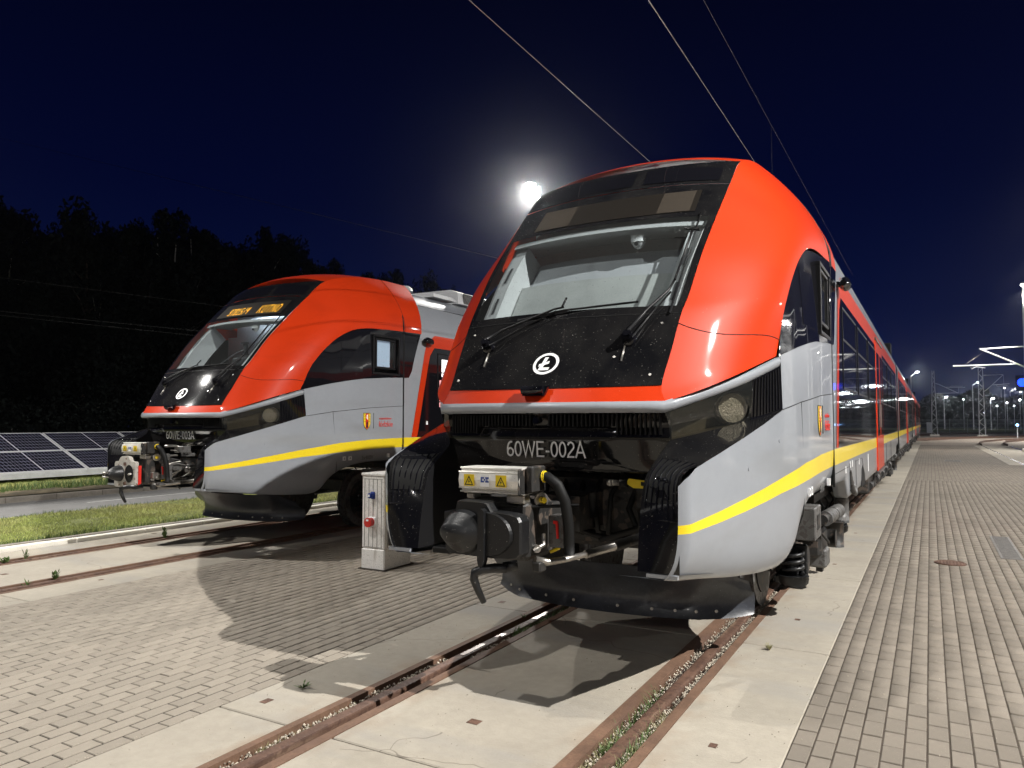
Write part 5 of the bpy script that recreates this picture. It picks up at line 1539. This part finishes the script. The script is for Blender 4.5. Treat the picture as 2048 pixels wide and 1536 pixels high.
# ================================================================== SOLAR PANELS
PVX0, PVX1, PVZ0, PVZ1 = -19.2, -21.45, .43, 1.345
slx = PVX1 - PVX0; slz = PVZ1 - PVZ0; slen = math.hypot(slx, slz); ang = math.atan2(slz, -slx)
pan_w, pan_h = 2.16, slen / 2 - .01
def pv_panel_mesh():
    fr = G(); w, h = pan_w, pan_h
    for a in ((0, w, 0, .030), (0, w, h - .030, h), (0, .030, .030, h - .030), (w - .030, w, .030, h - .030)): fr.box(a[0], a[1], a[2], a[3], -.03, .006)
    fr.box(w / 2 - .010, w / 2 + .010, .03, h - .03, .0, .0035)
    bk = G(); bk.box(.03, w - .03, .03, h - .03, -.006, 0)
    ce = G(); nx, ny = 12, 6
    for side in (0, 1):
        x_a = .036 if side == 0 else w / 2 + .014; x_b = w / 2 - .014 if side == 0 else w - .036
        for i in range(nx):
            for j in range(ny):
                x0 = x_a + (x_b - x_a) * i / nx; x1 = x_a + (x_b - x_a) * (i + 1) / nx; y0 = .036 + (h - .072) * j / ny; y1 = .036 + (h - .072) * (j + 1) / ny
                ce.add([(x0 + .003, y0 + .005, .0025), (x1 - .003, y0 + .005, .0025), (x1 - .003, y1 - .005, .0025), (x0 + .003, y1 - .005, .0025)], [(0, 1, 2, 3)])
    return fr, bk, ce
arr = empty('solar_array', (PVX0, 0, PVZ0), label='long low row of dark solar panels on steel posts by the wood', cat='solar panels')
first = None
# local panel frame: x along the row (+Y world), y up the slope
Rm = Matrix(((0, -math.cos(ang), math.sin(ang)), (1, 0, 0), (0, math.sin(ang), math.cos(ang)))).to_4x4()
def lower(): pass
NP = 14; Ystart = 11.50 - 4 * (pan_w + .04)
proto = None
for i in range(NP):
    for j in range(2):
        if proto is None:
            fr, bk, ce = pv_panel_mesh()
            p = bk.build('solar_panel', M['pvback'], arr)
            f_ = fr.build('frame', M['alufr'], p); c_ = ce.build('cell', M['pvcell'], p, kind='stuff')
            proto = p
        else:
            p = copy_tree(proto, arr)
        off = Vector((-math.cos(ang) * j * (pan_h + .02), Ystart + i * (pan_w + .04), math.sin(ang) * j * (pan_h + .02)))
        p.matrix_local = Matrix.Translation(off) @ Rm
g = G(); yA, yB = Ystart - .2, Ystart + NP * (pan_w + .04) + .2
def beam(t, g):
    x, z = slx * t, slz * t - .06
    g.box(x - .03, x + .03, yA, yB, z - .10, z)
beam(.0, g); g.box(-.01, .05, yA, yB, -.16, -.02); beam(.5, g); beam(.97, g)
g.build('purlin', M['galv'], arr)
for k_ in range(7):
    yy = 12.25 - 2 * 4.4 + k_ * 4.4
    g = G(); g.box(-1.40, -1.32, yy - .04, yy + .04, -.45, .52); g.build('post', M['galv'], arr)
    g = G(); g.prism([(-1.34, yy - .02, -.12), (-1.34, yy - .02, -.2), (-.35, yy - .02, .06), (-.35, yy - .02, .12)], (0, .04, 0)); g.prism([(-.3, yy + .03, .07), (-.3, yy + .03, -.0), (-2.1, yy + .03, .70), (-2.1, yy + .03, .78)], (0, .04, 0)); g.build('brace', M['galv'], arr)

# ================================================================== WOOD BEHIND
def crown_mesh(seed, n, rx, rz, drop=0.0, leaf=.16):
    r = np.random.RandomState(seed)
    ncl = 46
    cc = r.normal(size=(ncl, 3)); cc /= np.linalg.norm(cc, axis=1)[:, None]
    cc *= (r.rand(ncl) ** .45)[:, None] * np.array([rx, rx, rz])
    cc[:, 2] += rz * .15 * r.rand(ncl)
    cs = rx * r.uniform(.16, .36, ncl)
    k_ = r.randint(0, ncl, n)
    d = r.normal(size=(n, 3)); d /= np.linalg.norm(d, axis=1)[:, None]
    p = cc[k_] + d * (cs[k_] * r.rand(n) ** .4)[:, None]
    p[:, 2] -= drop * r.rand(n) ** 2 * (np.hypot(p[:, 0], p[:, 1]) / rx)
    a = r.normal(size=(n, 3)); a /= np.linalg.norm(a, axis=1)[:, None]
    b = np.cross(a, r.normal(size=(n, 3))); b /= np.linalg.norm(b, axis=1)[:, None]
    s = leaf * r.uniform(.6, 1.3, n)[:, None]
    V = np.stack([p - a * s, p + b * s * .5, p + a * s, p - b * s * .5], 1).reshape(-1, 3)
    Q = (np.arange(n)[:, None] * 4 + np.array([[0, 1, 2, 3]]))
    return V, Q
crowns = []
for sd, (rx, rz, dr) in enumerate(((2.6, 4.2, 0), (2.2, 4.6, 1.5), (3.0, 3.6, .3), (1.9, 4.9, 1.8))):
    V, Q = crown_mesh(sd, 14000, rx, rz, dr, leaf=.115)
    o = fast_mesh('crown', V, Q, M['leaf']); crowns.append(o.data); bpy.data.objects.remove(o)
def limb_mesh(seed, h, birch):
    r = random.Random(seed); g = G()
    bend = [(0, 0, 0)]
    for i in range(1, 7): bend.append((bend[-1][0] + r.uniform(-.15, .15), bend[-1][1] + r.uniform(-.15, .15), h * i / 6))
    g.tube(bend, [.16, .14, .12, .10, .08, .05, .02], 8)
    for i in range(12):
        t = r.uniform(.35, .95); k_ = int(t * 6); p = Vector(bend[k_]); a = r.uniform(0, 6.28); L_ = r.uniform(.8, 2.2) * (1.2 - t * .6)
        g.tube([p, p + Vector((math.cos(a) * L_ * .5, math.sin(a) * L_ * .5, L_ * .5)), p + Vector((math.cos(a) * L_, math.sin(a) * L_, L_ * .75))], [.045, .03, .01], 5)
    me = g.build('trunk', M['birch'] if birch else M['bark']); d = me.data; bpy.data.objects.remove(me); return d
trunks = [limb_mesh(s, 9, s % 2) for s in range(4)]
KIND = ['broad', 'slender weeping', 'round', 'narrow pointed']
# skyline of the wood as read off the photograph: (photo x, top y)
SKY = [(-60, 380), (0, 380), (22, 470), (60, 452), (100, 432), (135, 425), (165, 440), (190, 478), (225, 445), (270, 436), (310, 425), (345, 440), (375, 420), (405, 455), (440, 470), (470, 500), (505, 455), (535, 440), (565, 470), (600, 490), (640, 505), (680, 515), (720, 540), (760, 520), (800, 545), (835, 545), (870, 575), (910, 590), (960, 600), (1000, 600), (1100, 560), (1200, 540)]
fx = lambda u: (u - 1024) / 1480.0
cy_, sy_ = math.cos(YAW), math.sin(YAW)
rt = random.Random(21)
cnt = [0, 0, 0]
O1 = 'first second third fourth fifth sixth seventh eighth ninth tenth eleventh twelfth thirteenth fourteenth fifteenth sixteenth seventeenth eighteenth nineteenth twentieth'.split()
ORD = O1 + ['twenty-' + o_ for o_ in O1[:9]] + ['thirtieth'] + ['thirty-' + o_ for o_ in O1[:9]]
for row, (dist, jit, dy) in enumerate(((33, 2.0, 0), (41, 2.5, 8), (50, 3, 30))):
    for i, (u, top) in enumerate(SKY):
        if row == 2 and i % 2: continue
        u_ = u + (0 if row == 0 else (16 if row == 1 else -14))
        d = dist + rt.uniform(-jit, jit) + max(0, u_ - 300) * .055
        X = d * (fx(u_) * cy_ - sy_); Y = d * (fx(u_) * sy_ + cy_)
        if X > -24.5: continue
        H_ = 1.645 + (844 - (top + dy + rt.uniform(0, 12))) * d / 1480
        k_ = rt.randint(0, 3); rz_ = [4.2, 4.6, 3.6, 4.9][k_]
        lbl = '%s dark tree, %s from the left in the %s row of the wood' % (KIND[k_], ORD[cnt[row]], ('front', 'middle', 'back')[row]); cnt[row] += 1
        tr = empty('tree', (X, Y, .1), rt.uniform(0, 6.28), label=lbl, cat='tree', group='trees of the dark wood')
        sc = rt.uniform(.85, 1.15)
        zs = H_ * .48 / rz_
        o = bpy.data.objects.new('crown', crowns[k_]); o.scale = (sc, sc, zs); o.location = (0, 0, H_ * .47); link(o, tr)
        o = bpy.data.objects.new('trunk', trunks[k_]); o.scale = (1, 1, H_ * .9 / 9); link(o, tr)
# undergrowth at the edge of the wood
g_v, g_q = [], []
r_ = np.random.RandomState(9)
nU = 70000
ux = r_.uniform(-34, -25.5, nU); uy = r_.uniform(0, 75, nU); uz = .1 + 2.4 * r_.rand(nU) ** 1.3
a = r_.normal(size=(nU, 3)); a /= np.linalg.norm(a, axis=1)[:, None]; b = np.cross(a, r_.normal(size=(nU, 3))); b /= np.linalg.norm(b, axis=1)[:, None]
P = np.stack([ux, uy, uz], 1); s = .085 * r_.uniform(.5, 1.2, nU)[:, None]
V = np.stack([P - a * s, P + b * s * .5, P + a * s, P - b * s * .5], 1).reshape(-1, 3)
fast_mesh('undergrowth', V, np.arange(nU)[:, None] * 4 + np.array([[0, 1, 2, 3]]), M['leaf'], None, kind='stuff')
# far woods on the right horizon
nF = 40000
ux = r_.uniform(-10, 150, nF); uy = 175 + r_.uniform(0, 14, nF) - ux * .35; top = 6.6 + 1.1 * np.sin(ux * .22) + .7 * np.sin(ux * .8 + 1)
uz = top * r_.rand(nF) ** .7
P = np.stack([ux, uy, uz], 1); a = r_.normal(size=(nF, 3)); a /= np.linalg.norm(a, axis=1)[:, None]; b = np.cross(a, r_.normal(size=(nF, 3))); b /= np.linalg.norm(b, axis=1)[:, None]; s = .55
V = np.stack([P - a * s, P + b * s * .6, P + a * s, P - b * s * .6], 1).reshape(-1, 3)
fast_mesh('distant_woods', V, np.arange(nF)[:, None] * 4 + np.array([[0, 1, 2, 3]]), M['leaf'], None, kind='stuff')

# ================================================================== YARD BEYOND THE PAVEMENT (right)
g = G(); g.box(-9, 60, 61, 175, -.28, -.02); g.build('ballast_bed', M['ballast'], None, kind='structure')
g = G(); g.box(2.6, 12, 34, 60.9, GZ + .013, .0045); g.build('concrete_pavement', M['concrete'], None, kind='structure')
def curve_track(name, pts, z=.14, label=None):
    tk = empty('railway_track', (0, 0, 0), label=label, cat='railway track', group='railway tracks')
    P_ = [Vector((x, y, 0)) for x, y in pts]
    for s in (-1, 1):
        g = G(); rows = []
        for i, p in enumerate(P_):
            t = (P_[min(i + 1, len(P_) - 1)] - P_[max(i - 1, 0)]).normalized(); n = Vector((t.y, -t.x, 0)); c = p + n * s * .7525
            rows.append([c + n * a + Vector((0, 0, b)) for a, b in ((-.036, z), (.036, z), (.036, z - .04), (.012, z - .05), (.012, z - .14), (-.012, z - .14), (-.012, z - .05), (-.036, z - .04))])
        g.grid(rows, 0, False, close=True, mifun=lambda i, j: 1 if j == 0 else 0)
        g.build('rail', [M['rust'], M['rust']], tk)
def arc(x0, y0, ystart, R, y_end_ang, n=26):
    pts = [(x0, y0), (x0, ystart)]
    for i in range(1, n + 1):
        a = y_end_ang * i / n; pts.append((x0 + R * (1 - math.cos(a)), ystart + R * math.sin(a)))
    return pts
curve_track('rail', [(C1, 92), (C1, 84)][::-1] + arc(C1, 92, 92, 60, 1.1)[1:], label='track curving away from behind the near train')
curve_track('rail', [(-3.2, 66), (-1.5, 74), (1.5, 84), (6, 94), (12, 103), (20, 111), (32, 118), (50, 124)], label='long curved track in the ballast before the two lattice masts')
curve_track('rail', [(3.85, 61), (3.95, 66), (4.6, 72), (6.4, 79), (10, 86), (16, 92), (26, 98), (45, 104)], label='track curving out of the pavement, first from the near train')
curve_track('rail', [(7.3, 61), (7.4, 66), (8.2, 72), (10.2, 78), (14, 84), (20, 89), (30, 94), (45, 98)], label='sharply curved track at the right edge of the yard')
TRK = empty('railway_track', (0, 0, 0), label='track with shiny rails set flush in the right pavement', cat='railway track', group='railway tracks')
for x_ in (3.1, 4.6): 
    rail_mesh('rail', x_ - .0, 20, 61.0, 0, M['railtop'], z=.012)

# fence at the far side
fc = empty('boundary_fence', (0, 0, 0), label='long steel mesh fence along the far edge of the yard', cat='fence')
fx0, fy0, fx1, fy1 = -9, 136, 70, 112
nP = 34
for i in range(nP + 1):
    t = i / nP; x = fx0 + (fx1 - fx0) * t; y = fy0 + (fy1 - fy0) * t
    g = G(); g.box(x - .05, x + .05, y - .05, y + .05, -.02, 2.15); g.build('post', M['fence'], fc)
g = G(); nb = 900
for i in range(nb):
    t = i / nb; x = fx0 + (fx1 - fx0) * t; y = fy0 + (fy1 - fy0) * t - .06
    g.box(x - .012, x + .012, y - .01, y + .01, .08, 2.0)
for z in (.15, .75, 1.35, 1.95):
    g.prism([(fx0, fy0 - .06, z), (fx0, fy0 - .06, z + .05), (fx1, fy1 - .06, z + .05), (fx1, fy1 - .06, z)], (0, .02, 0))
g.build('bar', M['fence'], fc, kind='stuff')
g = G(); g.box(-30, 120, 137, 174, -.02, .35); g.build('far_field', M['turf'], None, kind='structure')

# lattice catenary masts, tube masts, cantilevers
def lattice(name, x, y, h, w0, w1, label, group, m_='galvw'):
    r_ = empty(name, (x, y, 0), label=label, cat='mast', group=group)
    for sx_ in (-1, 1):
        for sy__ in (-1, 1):
            g = G(); g.tube([(sx_ * w0, sy__ * w0, 0), (sx_ * w1, sy__ * w1, h)], .035, 5); g.build('chord', M[m_], r_)
    g = G(); n = int(h / .55)
    for i in range(n):
        for face in range(4):
            z0, z1 = h * i / n, h * (i + 1) / n; a0 = w0 + (w1 - w0) * i / n; a1 = w0 + (w1 - w0) * (i + 1) / n
            s = 1 if i % 2 else -1
            if face == 0: p = [(-s * a0, -a0, z0), (s * a1, -a1, z1)]
            elif face == 1: p = [(-s * a0, a0, z0), (s * a1, a1, z1)]
            elif face == 2: p = [(-a0, -s * a0, z0), (-a1, s * a1, z1)]
            else: p = [(a0, -s * a0, z0), (a1, s * a1, z1)]
            g.tube(p, .022, 4)
    g.build('lacing', M[m_], r_, kind='stuff')
    g = G(); g.box(-w0 - .2, w0 + .2, -w0 - .2, w0 + .2, -.05, .18, 0, bev=.02); g.build('foundation', M['kerb'], r_)
    return r_
def cantilever(root, x0, z0, dx, dz, name='cantilever'):
    """bracket tubes with a registration arm; spans dx sideways from x0"""
    s = 1 if dx > 0 else -1
    g = G()
    g.tube([(x0, 0, z0), (x0 + dx, 0, z0 + .04)], .032, 7)
    g.tube([(x0, 0, z0 - dz), (x0 + dx * .15, 0, z0 - dz * .9), (x0 + dx, 0, z0)], .036, 7)
    g.tube([(x0 + dx * .45, 0, z0 - dz * .60), (x0 + dx * 1.30, 0, z0 - dz * .55)], .030, 7)
    g.tube([(x0 + dx * .65, 0, z0 - dz * .62), (x0 + dx * .68, 0, z0 - dz * .70), (x0 + dx * 1.2, 0, z0 - dz * .66)], .022, 6)
    g.tube([(x0 + dx * 1.02, 0, z0), (x0 + dx * 1.02, 0, z0 - dz * .56)], .012, 5)
    g.tube([(x0 + dx * .05, 0, z0), (x0 + dx * .17, 0, z0)], .065, 8)
    return g.build(name, M['galvw'], root)
mgr = 'masts of the yard'
m1 = lattice('catenary_mast', .45, 100.5, 7.7, .30, .10, 'broad lattice mast standing just beyond the far end of the near train', mgr)
cantilever(m1, .2, 5.9 - .9, 2.3, -1.2)
m2 = lattice('catenary_mast', 5.15, 99.6, 7.75, .30, .20, 'bright lattice mast with two brackets right of the broad mast', mgr)
cantilever(m2, .25, 6.95, 1.9, 1.85)
def px2w(u, v, d):
    return (d * (fx(u) * cy_ - sy_), d * (fx(u) * sy_ + cy_), 1.645 + (844 - v) * d / 1480)
# near gantry bracket reaching in from the right
cr = empty('portal_bracket', px2w(2120, 760, 43), label='large bright bracket tubes reaching in from the right edge of the picture', cat='bracket')
def tw(u, v, d): 
    p = px2w(u, v, d); return tuple(Vector(p) - cr.location)
g = G()
g.tube([tw(1964, 698, 43), tw(2150, 686, 43)], .045, 8)
g.tube([tw(1962, 697, 43), tw(2120, 762, 43)], .050, 8)
g.tube([tw(1908, 732, 43), tw(2036, 728, 43)], .036, 8)
g.tube([tw(1944, 734, 43), tw(1945, 738, 43), tw(1955, 733.5, 43), tw(1973, 736, 43)], .022, 6)
g.tube([tw(2024, 730, 43), tw(2024, 722, 43)], .02, 6)
g.build('bracket_tube', M['galvw'], cr)
g = G(); g.tube([tw(1970, 704, 43), tw(1935, 728, 43)], .010, 5); g.build('stay_wire', M['wire'], cr)
g = G(); g.tube([tw(2120, 520, 43), tw(2120, 872, 43)], .14, 10); g.build('mast_tube', M['galvw'], cr)

def lamp_post(u, vtop, vbase, lampu, lampv, label, blue=False, e=45, arm=True, rad=.09, power=0, name='lamp_post', col=(.9, .95, 1.0)):
    d = 1.645 * 1480 / (vbase - 844)
    p = px2w(u, vtop, d); hgt = p[2]
    r_ = empty(name, (p[0], p[1], 0), label=label, cat='lamp post', group='lamp posts of the yard')
    g = G(); g.tube([(0, 0, 0), (0, 0, hgt)], [rad, rad * .6], 10); g.build('pole', M['galvw'], r_)
    q = Vector(px2w(lampu, lampv, d)) - Vector((p[0], p[1], 0))
    g = G(); g.tube([(0, 0, hgt - .05), q + Vector((0, 0, .08))], .04, 6); g.build('arm', M['galvw'], r_)
    g = G(); g.box(q.x - .28, q.x + .28, q.y - .15, q.y + .15, q.z + .04, q.z + .16, 0, bev=.03); g.build('lamp_head', M['galv'], r_)
    g = G(); g.tube([q + Vector((0, 0, .05)), q + Vector((0, 0, -.02)), q + Vector((0, 0, -.07))], [.22, .20, .08], 12); g.build('lens', M['lensfar'] if not blue else M['bluelamp'], r_)
    if power:
        l = bpy.data.lights.new('yard_light', 'POINT'); l.energy = power; l.shadow_soft_size = .2; l.color = col
        o = bpy.data.objects.new('yard_light', l); o.location = q - Vector((0, 0, .30)); link(o, r_)
    return r_
lamp_post(1823, 752, 868, 1836, 744, 'lamp post rising behind the far end of the near train', power=350)
lamp_post(1888, 798, 862, 1893, 794, 'short lamp post between the two lattice masts', power=350)
lamp_post(1946, 770, 863, 1957, 765, 'lamp post whose lamp shows through the bright lattice mast', power=350)
lamp_post(1981, 800, 864, 1986, 797, 'lamp post just right of the bright lattice mast', power=350)
lamp_post(2021, 782, 860, 2032, 778, 'lamp post near the right picture edge below the blue light', power=350)
lamp_post(2036, 797, 858, 2042, 784, 'rightmost distant lamp post with a low lamp', power=0)
for u, vt, vb, lb in ((2003, 778, 859, 'thin unlit tapered pole between two lamp posts'), (2045, 810, 857, 'thin dark pole at the right picture edge')):
    d = 1.645 * 1480 / (vb - 844); p = px2w(u, vt, d)
    o = G().tube([(0, 0, 0), (0, 0, p[2] * .45), (0, 0, p[2])], [.13, .12, .05], 8).build('pole', M['galv'], None); o.location = (p[0], p[1], 0)
    tag(o, lb, 'pole', mgr)
for i, (u, v, sz, lb) in enumerate(((1927, 799, .10, 'tiny far lamp left of the bright lattice mast'), (1994, 812, .10, 'tiny far lamp low between two lamp posts'), (2014, 806, .12, 'small far lamp beside the thin unlit pole'), (2028, 812, .10, 'lowest tiny far lamp near the right edge'), (2040, 800, .16, 'far lamp nearly touching the right edge'), (2010, 776, .10, 'tiny far lamp above the thin unlit pole'), (1968, 826, .08, 'faint far lamp near the foot of the bright lattice mast'))):
    p = px2w(u, v, 118); r_ = empty('far_lamp', (p[0], p[1], 0), label=lb, cat='lamp', group='tiny far lamps')
    g = G(); g.tube([(0, 0, 0), (0, 0, p[2])], .05, 6); g.build('pole', M['galv'], r_)
    g = G(); g.tube([(0, 0, p[2] + sz), (0, 0, p[2]), (0, 0, p[2] - sz)], [.02, sz, .02], 8); g.build('lens', M['lensfar'], r_)
# white cabinet and signals
d = 108; p = px2w(1857, 844, d)
cb = empty('equipment_cabinet', (p[0], p[1], 0), label='white equipment cabinet beside the broad lattice mast', cat='cabinet')
g = G(); g.box(-.32, .32, -.3, .3, .05, 1.55, 0, bev=.02); g.build('body', M['cabinet'], cb); g = G(); g.box(-.36, .36, -.34, .34, 1.551, 1.60, 0, bev=.01); g.build('lid', M['cabinet'], cb)
def signal(u, v, d, label, m_, r=.16, pole=True):
    p = px2w(u, v, d); s_ = empty('signal', (p[0], p[1], 0), label=label, cat='signal', group='signals of the yard')
    g = G(); g.tube([(0, .05, 0), (0, .05, p[2] + r * 1.8)], .04, 6); g.build('post', M['galv'], s_)
    g = G(); g.box(-r * 1.4, r * 1.4, -.02, .1, p[2] - r * 2, p[2] + r * 1.8, 0, bev=.02); g.build('head', M['rubber'], s_)
    g = G(); g.cyl((0, -.04, p[2]), (0, -1, 0), r, .04, 16); g.build('lens', m_, s_)
signal(2033, 850, 75, 'dwarf signal showing a pale blue light low at the right edge', mat('pale_blue_lens', (.2, .4, .9), .3, emit=(.25, .5, 1.0), estr=12), .12)
signal(2046, 765, 95, 'high signal with a strong blue light at the right picture edge', M['bluelamp'], .52)

# ================================================================== OVERHEAD WIRES
def wire(pts, r, label, name='overhead_wire', mw='wire'):
    o = G().tube(pts, r, 5).build(name, M[mw], None)
    return tag(o, label, 'wire', 'overhead wires')
def pxX(u, v, X):  # point on plane x = X seen at photo pixel
    r_ = Vector((cy_, sy_, 0)); f_ = Vector((-sy_ * math.cos(PITCH), cy_ * math.cos(PITCH), math.sin(PITCH))); up = r_.cross(f_)
    d = r_ * ((u - 1024) / 1480) - up * ((v - 768) / 1480) + f_; t = X / d.x
    return Vector((0, 0, 1.645)) + d * t
# contact wire and catenary over the near track, with droppers
cw = 5.65
a = pxX(1298, 322, C1 + .0) ; 
def over(X, z, y0, y1, sag, r, label, n=20):
    return wire([(X, y0 + (y1 - y0) * i / n, z - sag * 4 * (i / n) * (1 - i / n)) for i in range(n + 1)], r, label)
def line_through(u0, v0, u1, v1, z0, ext0, ext1, r, label, z1=None):
    """straight wire through two photo pixels at heights z0, z1"""
    z1 = z0 if z1 is None else z1
    r_ = Vector((cy_, sy_, 0)); f_ = Vector((-sy_ * math.cos(PITCH), cy_ * math.cos(PITCH), math.sin(PITCH))); up = r_.cross(f_)
    P_ = []
    for u, v, z in ((u0, v0, z0), (u1, v1, z1)):
        d = r_ * ((u - 1024) / 1480) - up * ((v - 768) / 1480) + f_; P_.append(Vector((0, 0, 1.645)) + d * ((z - 1.645) / d.z))
    dd = P_[1] - P_[0]
    A = P_[0] - dd.normalized() * ext0; B = P_[1] + dd.normalized() * ext1
    return wire([A, P_[0], P_[1], B], r, label), P_
line_through(938, 0, 1298, 322, 5.6, 6, 12, .005, 'bright contact wire running down to the left side of the near train roof')
line_through(1297, 0, 1500, 310, 5.8, 6, 30, .005, 'contact wire meeting the near train roof at its right corner')
_, P_ = line_through(1407, 0, 1640, 430, 6.9, 6, 9, .0022, 'faint catenary wire right of the near train roof')
# dropper hanging from the catenary
p = pxX(1533, 250, 0)
dpt = P_[0].lerp(P_[1], (1533 - 1407) / 233 * .75)
wire([dpt, dpt - Vector((0, 0, 1.3))], .0018, 'thin dropper hanging from the faint catenary wire', 'dropper', 'wiredark')
line_through(700, 445, 985, 514, 7.6, 60, 3, .009, 'wire crossing the sky left of the near train windscreen', 5.6)
line_through(900, 405, 1030, 458, 8.4, 0, 3, .006, 'short faint wire above the one left of the windscreen', 6.4)
_, P2 = line_through(897, 405, 901, 478, 8.0, 0, 0, .004, 'vertical dropper between the two left wires', 6.25)
for v0, v1, lb in ((553, 610, 'upper faint wire in front of the dark wood'), (622, 665, 'lower faint wire in front of the dark wood'), (630, 675, 'lowest faint wire in front of the dark wood')):
    pa = px2w(-40, v0 - 4, 20); pb = px2w(430, v1, 24)
    wire([pa, pb, tuple(np.array(pb) + (np.array(pb) - np.array(pa)) * 1.5)], .0035, lb, mw='wiredark')

# ================================================================== LAMP MASTS THAT LIGHT THE SCENE
def yard_mast(pos, watts, label, size=.14, tilt=None, head_r=.26, col=(1.0, .975, .93), est=None, spot=None, grp='tall lamp masts round the trains', px=0):
    x, y, z = pos[0], pos[1] + .6, pos[2] + .22
    r_ = empty('lamp_mast', (x, y, 0), label=label, cat='lamp mast', group=grp)
    g = G(); g.tube([(px, 0, 0), (px, 0, z * .5), (px, 0, z + .15)], [.11, .09, .055], 12); g.build('pole', M['galvw'], r_)
    g = G(); g.box(px - .28, px + .28, -.28, .28, -.05, .15, 0, bev=.02); g.build('foundation', M['kerb'], r_)
    if size < .4:
        g = G(); g.tube([(px, 0, z + .12), (px * .5, -.25, z + .22), (0, -.5, z + .20)], .035, 8); g.build('arm', M['galvw'], r_)
    if size < .4:
        g = G(); g.box(-.20, .20, -.85, -.35, z + .06, z + .17, 0, bev=.04); g.build('lamp_head', M['galv'], r_)
    g = G(); g.tube([(0, -.6, z + .06), (0, -.6, z + .01), (0, -.6, z - .04)], [.17, .16, .06], 16); g.build('lens', M['lens'], r_)
    l = bpy.data.lights.new('lamp_light', 'POINT' if spot is None else 'SPOT'); l.energy = watts; l.shadow_soft_size = size * .5; l.color = col
    if spot: l.spot_size = math.radians(spot); l.spot_blend = .5
    o = bpy.data.objects.new('lamp_light', l); o.location = (0, -.6, z - .22); link(o, r_)
    return r_
LA = yard_mast(LAMP_A, 4400, 'glaring lamp on a mast hidden behind the near train', spot=166, px=0.0, size=.5)
g = G(); q_ = Vector((.0, -.45, LAMP_A[2] + .12)); ax_ = Vector((.45, -.85, -.38)).normalized()
g.cyl(q_, ax_, .15, .10, 28); g.cyl(q_ - ax_ * .08, ax_, .12, .10, 20, 1); g.tube([(0, 0, LAMP_A[2] + .3), tuple(q_)], .03, 6, 1); g.build('flood_lens', [mat('flood_lens', (.9, .9, .9), .3, emit=(1, .98, .93), estr=420), M['galv']], LA)
yard_mast(LAMP_B, 20500, 'lamp mast standing right of the near train beyond the picture', spot=156)
yard_mast(LAMP_C, 2500, 'lamp mast standing left of the near track, above the viewer', spot=156)
yard_mast((-16.0, 3.0, 9.0), 6000, 'unseen added lamp mast brightening the verge left of the further train', spot=132)  # added lamp with no source in view, brightens kerb and grass
yard_mast((-5.0, -21.5, 9.0), 7000, 'lamp mast far behind the viewer, left of the near track', spot=156)
yard_mast((5.0, -18.0, 9.0), 7000, 'lamp mast far behind the viewer, right of the near track', spot=156)
yard_mast((5.0, 27, 9.0), 4800, 'second lamp mast of the row right of the near train, beyond the picture', spot=156)
yard_mast((4.75, 49.5, 9.0), 4800, 'third lamp mast of the row right of the near train, glaring at the picture edge', spot=156)
# further masts along the yard to the right, mirrored in the side of the near train
for i, (x, y, s) in enumerate(((9.5, 30, 1), (9.5, 52, 1), (15, 24, 0), (15, 44, 0), (22, 38, 1), (24, 60, 0), (30, 50, 1), (32, 75, 0))):
    if s:
        m_ = lattice('catenary_mast', x, y, 7.8, .26, .16, 'pale lattice mast of the side yard, seen only mirrored in the near train', 'lattice masts of the side yard')
        cantilever(m_, -.2, 7.0, -2.4, 1.9)
    else:
        yard_mast((x, y, 9.0), 1500 if y < 50 else 900, 'side yard lamp mast seen only mirrored in the near train', grp='lamp masts of the side yard')

yard_mast((13, 80, 9.0), 14000, 'unseen added lamp mast brightening the far yard masts', spot=160)  # added lamp out of view, lights up the far masts and ballast

# thin haze volume added to give the lamps a glow
g = G(); g.box(-115, 155, -65, 235, -2.4, 21)
hm = bpy.data.materials.new('lamp_glow_haze'); hm.use_nodes = True; nt = hm.node_tree; nt.nodes.clear()
ho = nt.nodes.new('ShaderNodeOutputMaterial'); hv = nt.nodes.new('ShaderNodeVolumePrincipled')
hv.inputs['Color'].default_value = (.92, .95, 1, 1); hv.inputs['Density'].default_value = .0008; hv.inputs['Anisotropy'].default_value = .955
nt.links.new(hv.outputs[0], ho.inputs['Volume'])
hz = g.build('haze', hm, None, kind='stuff')
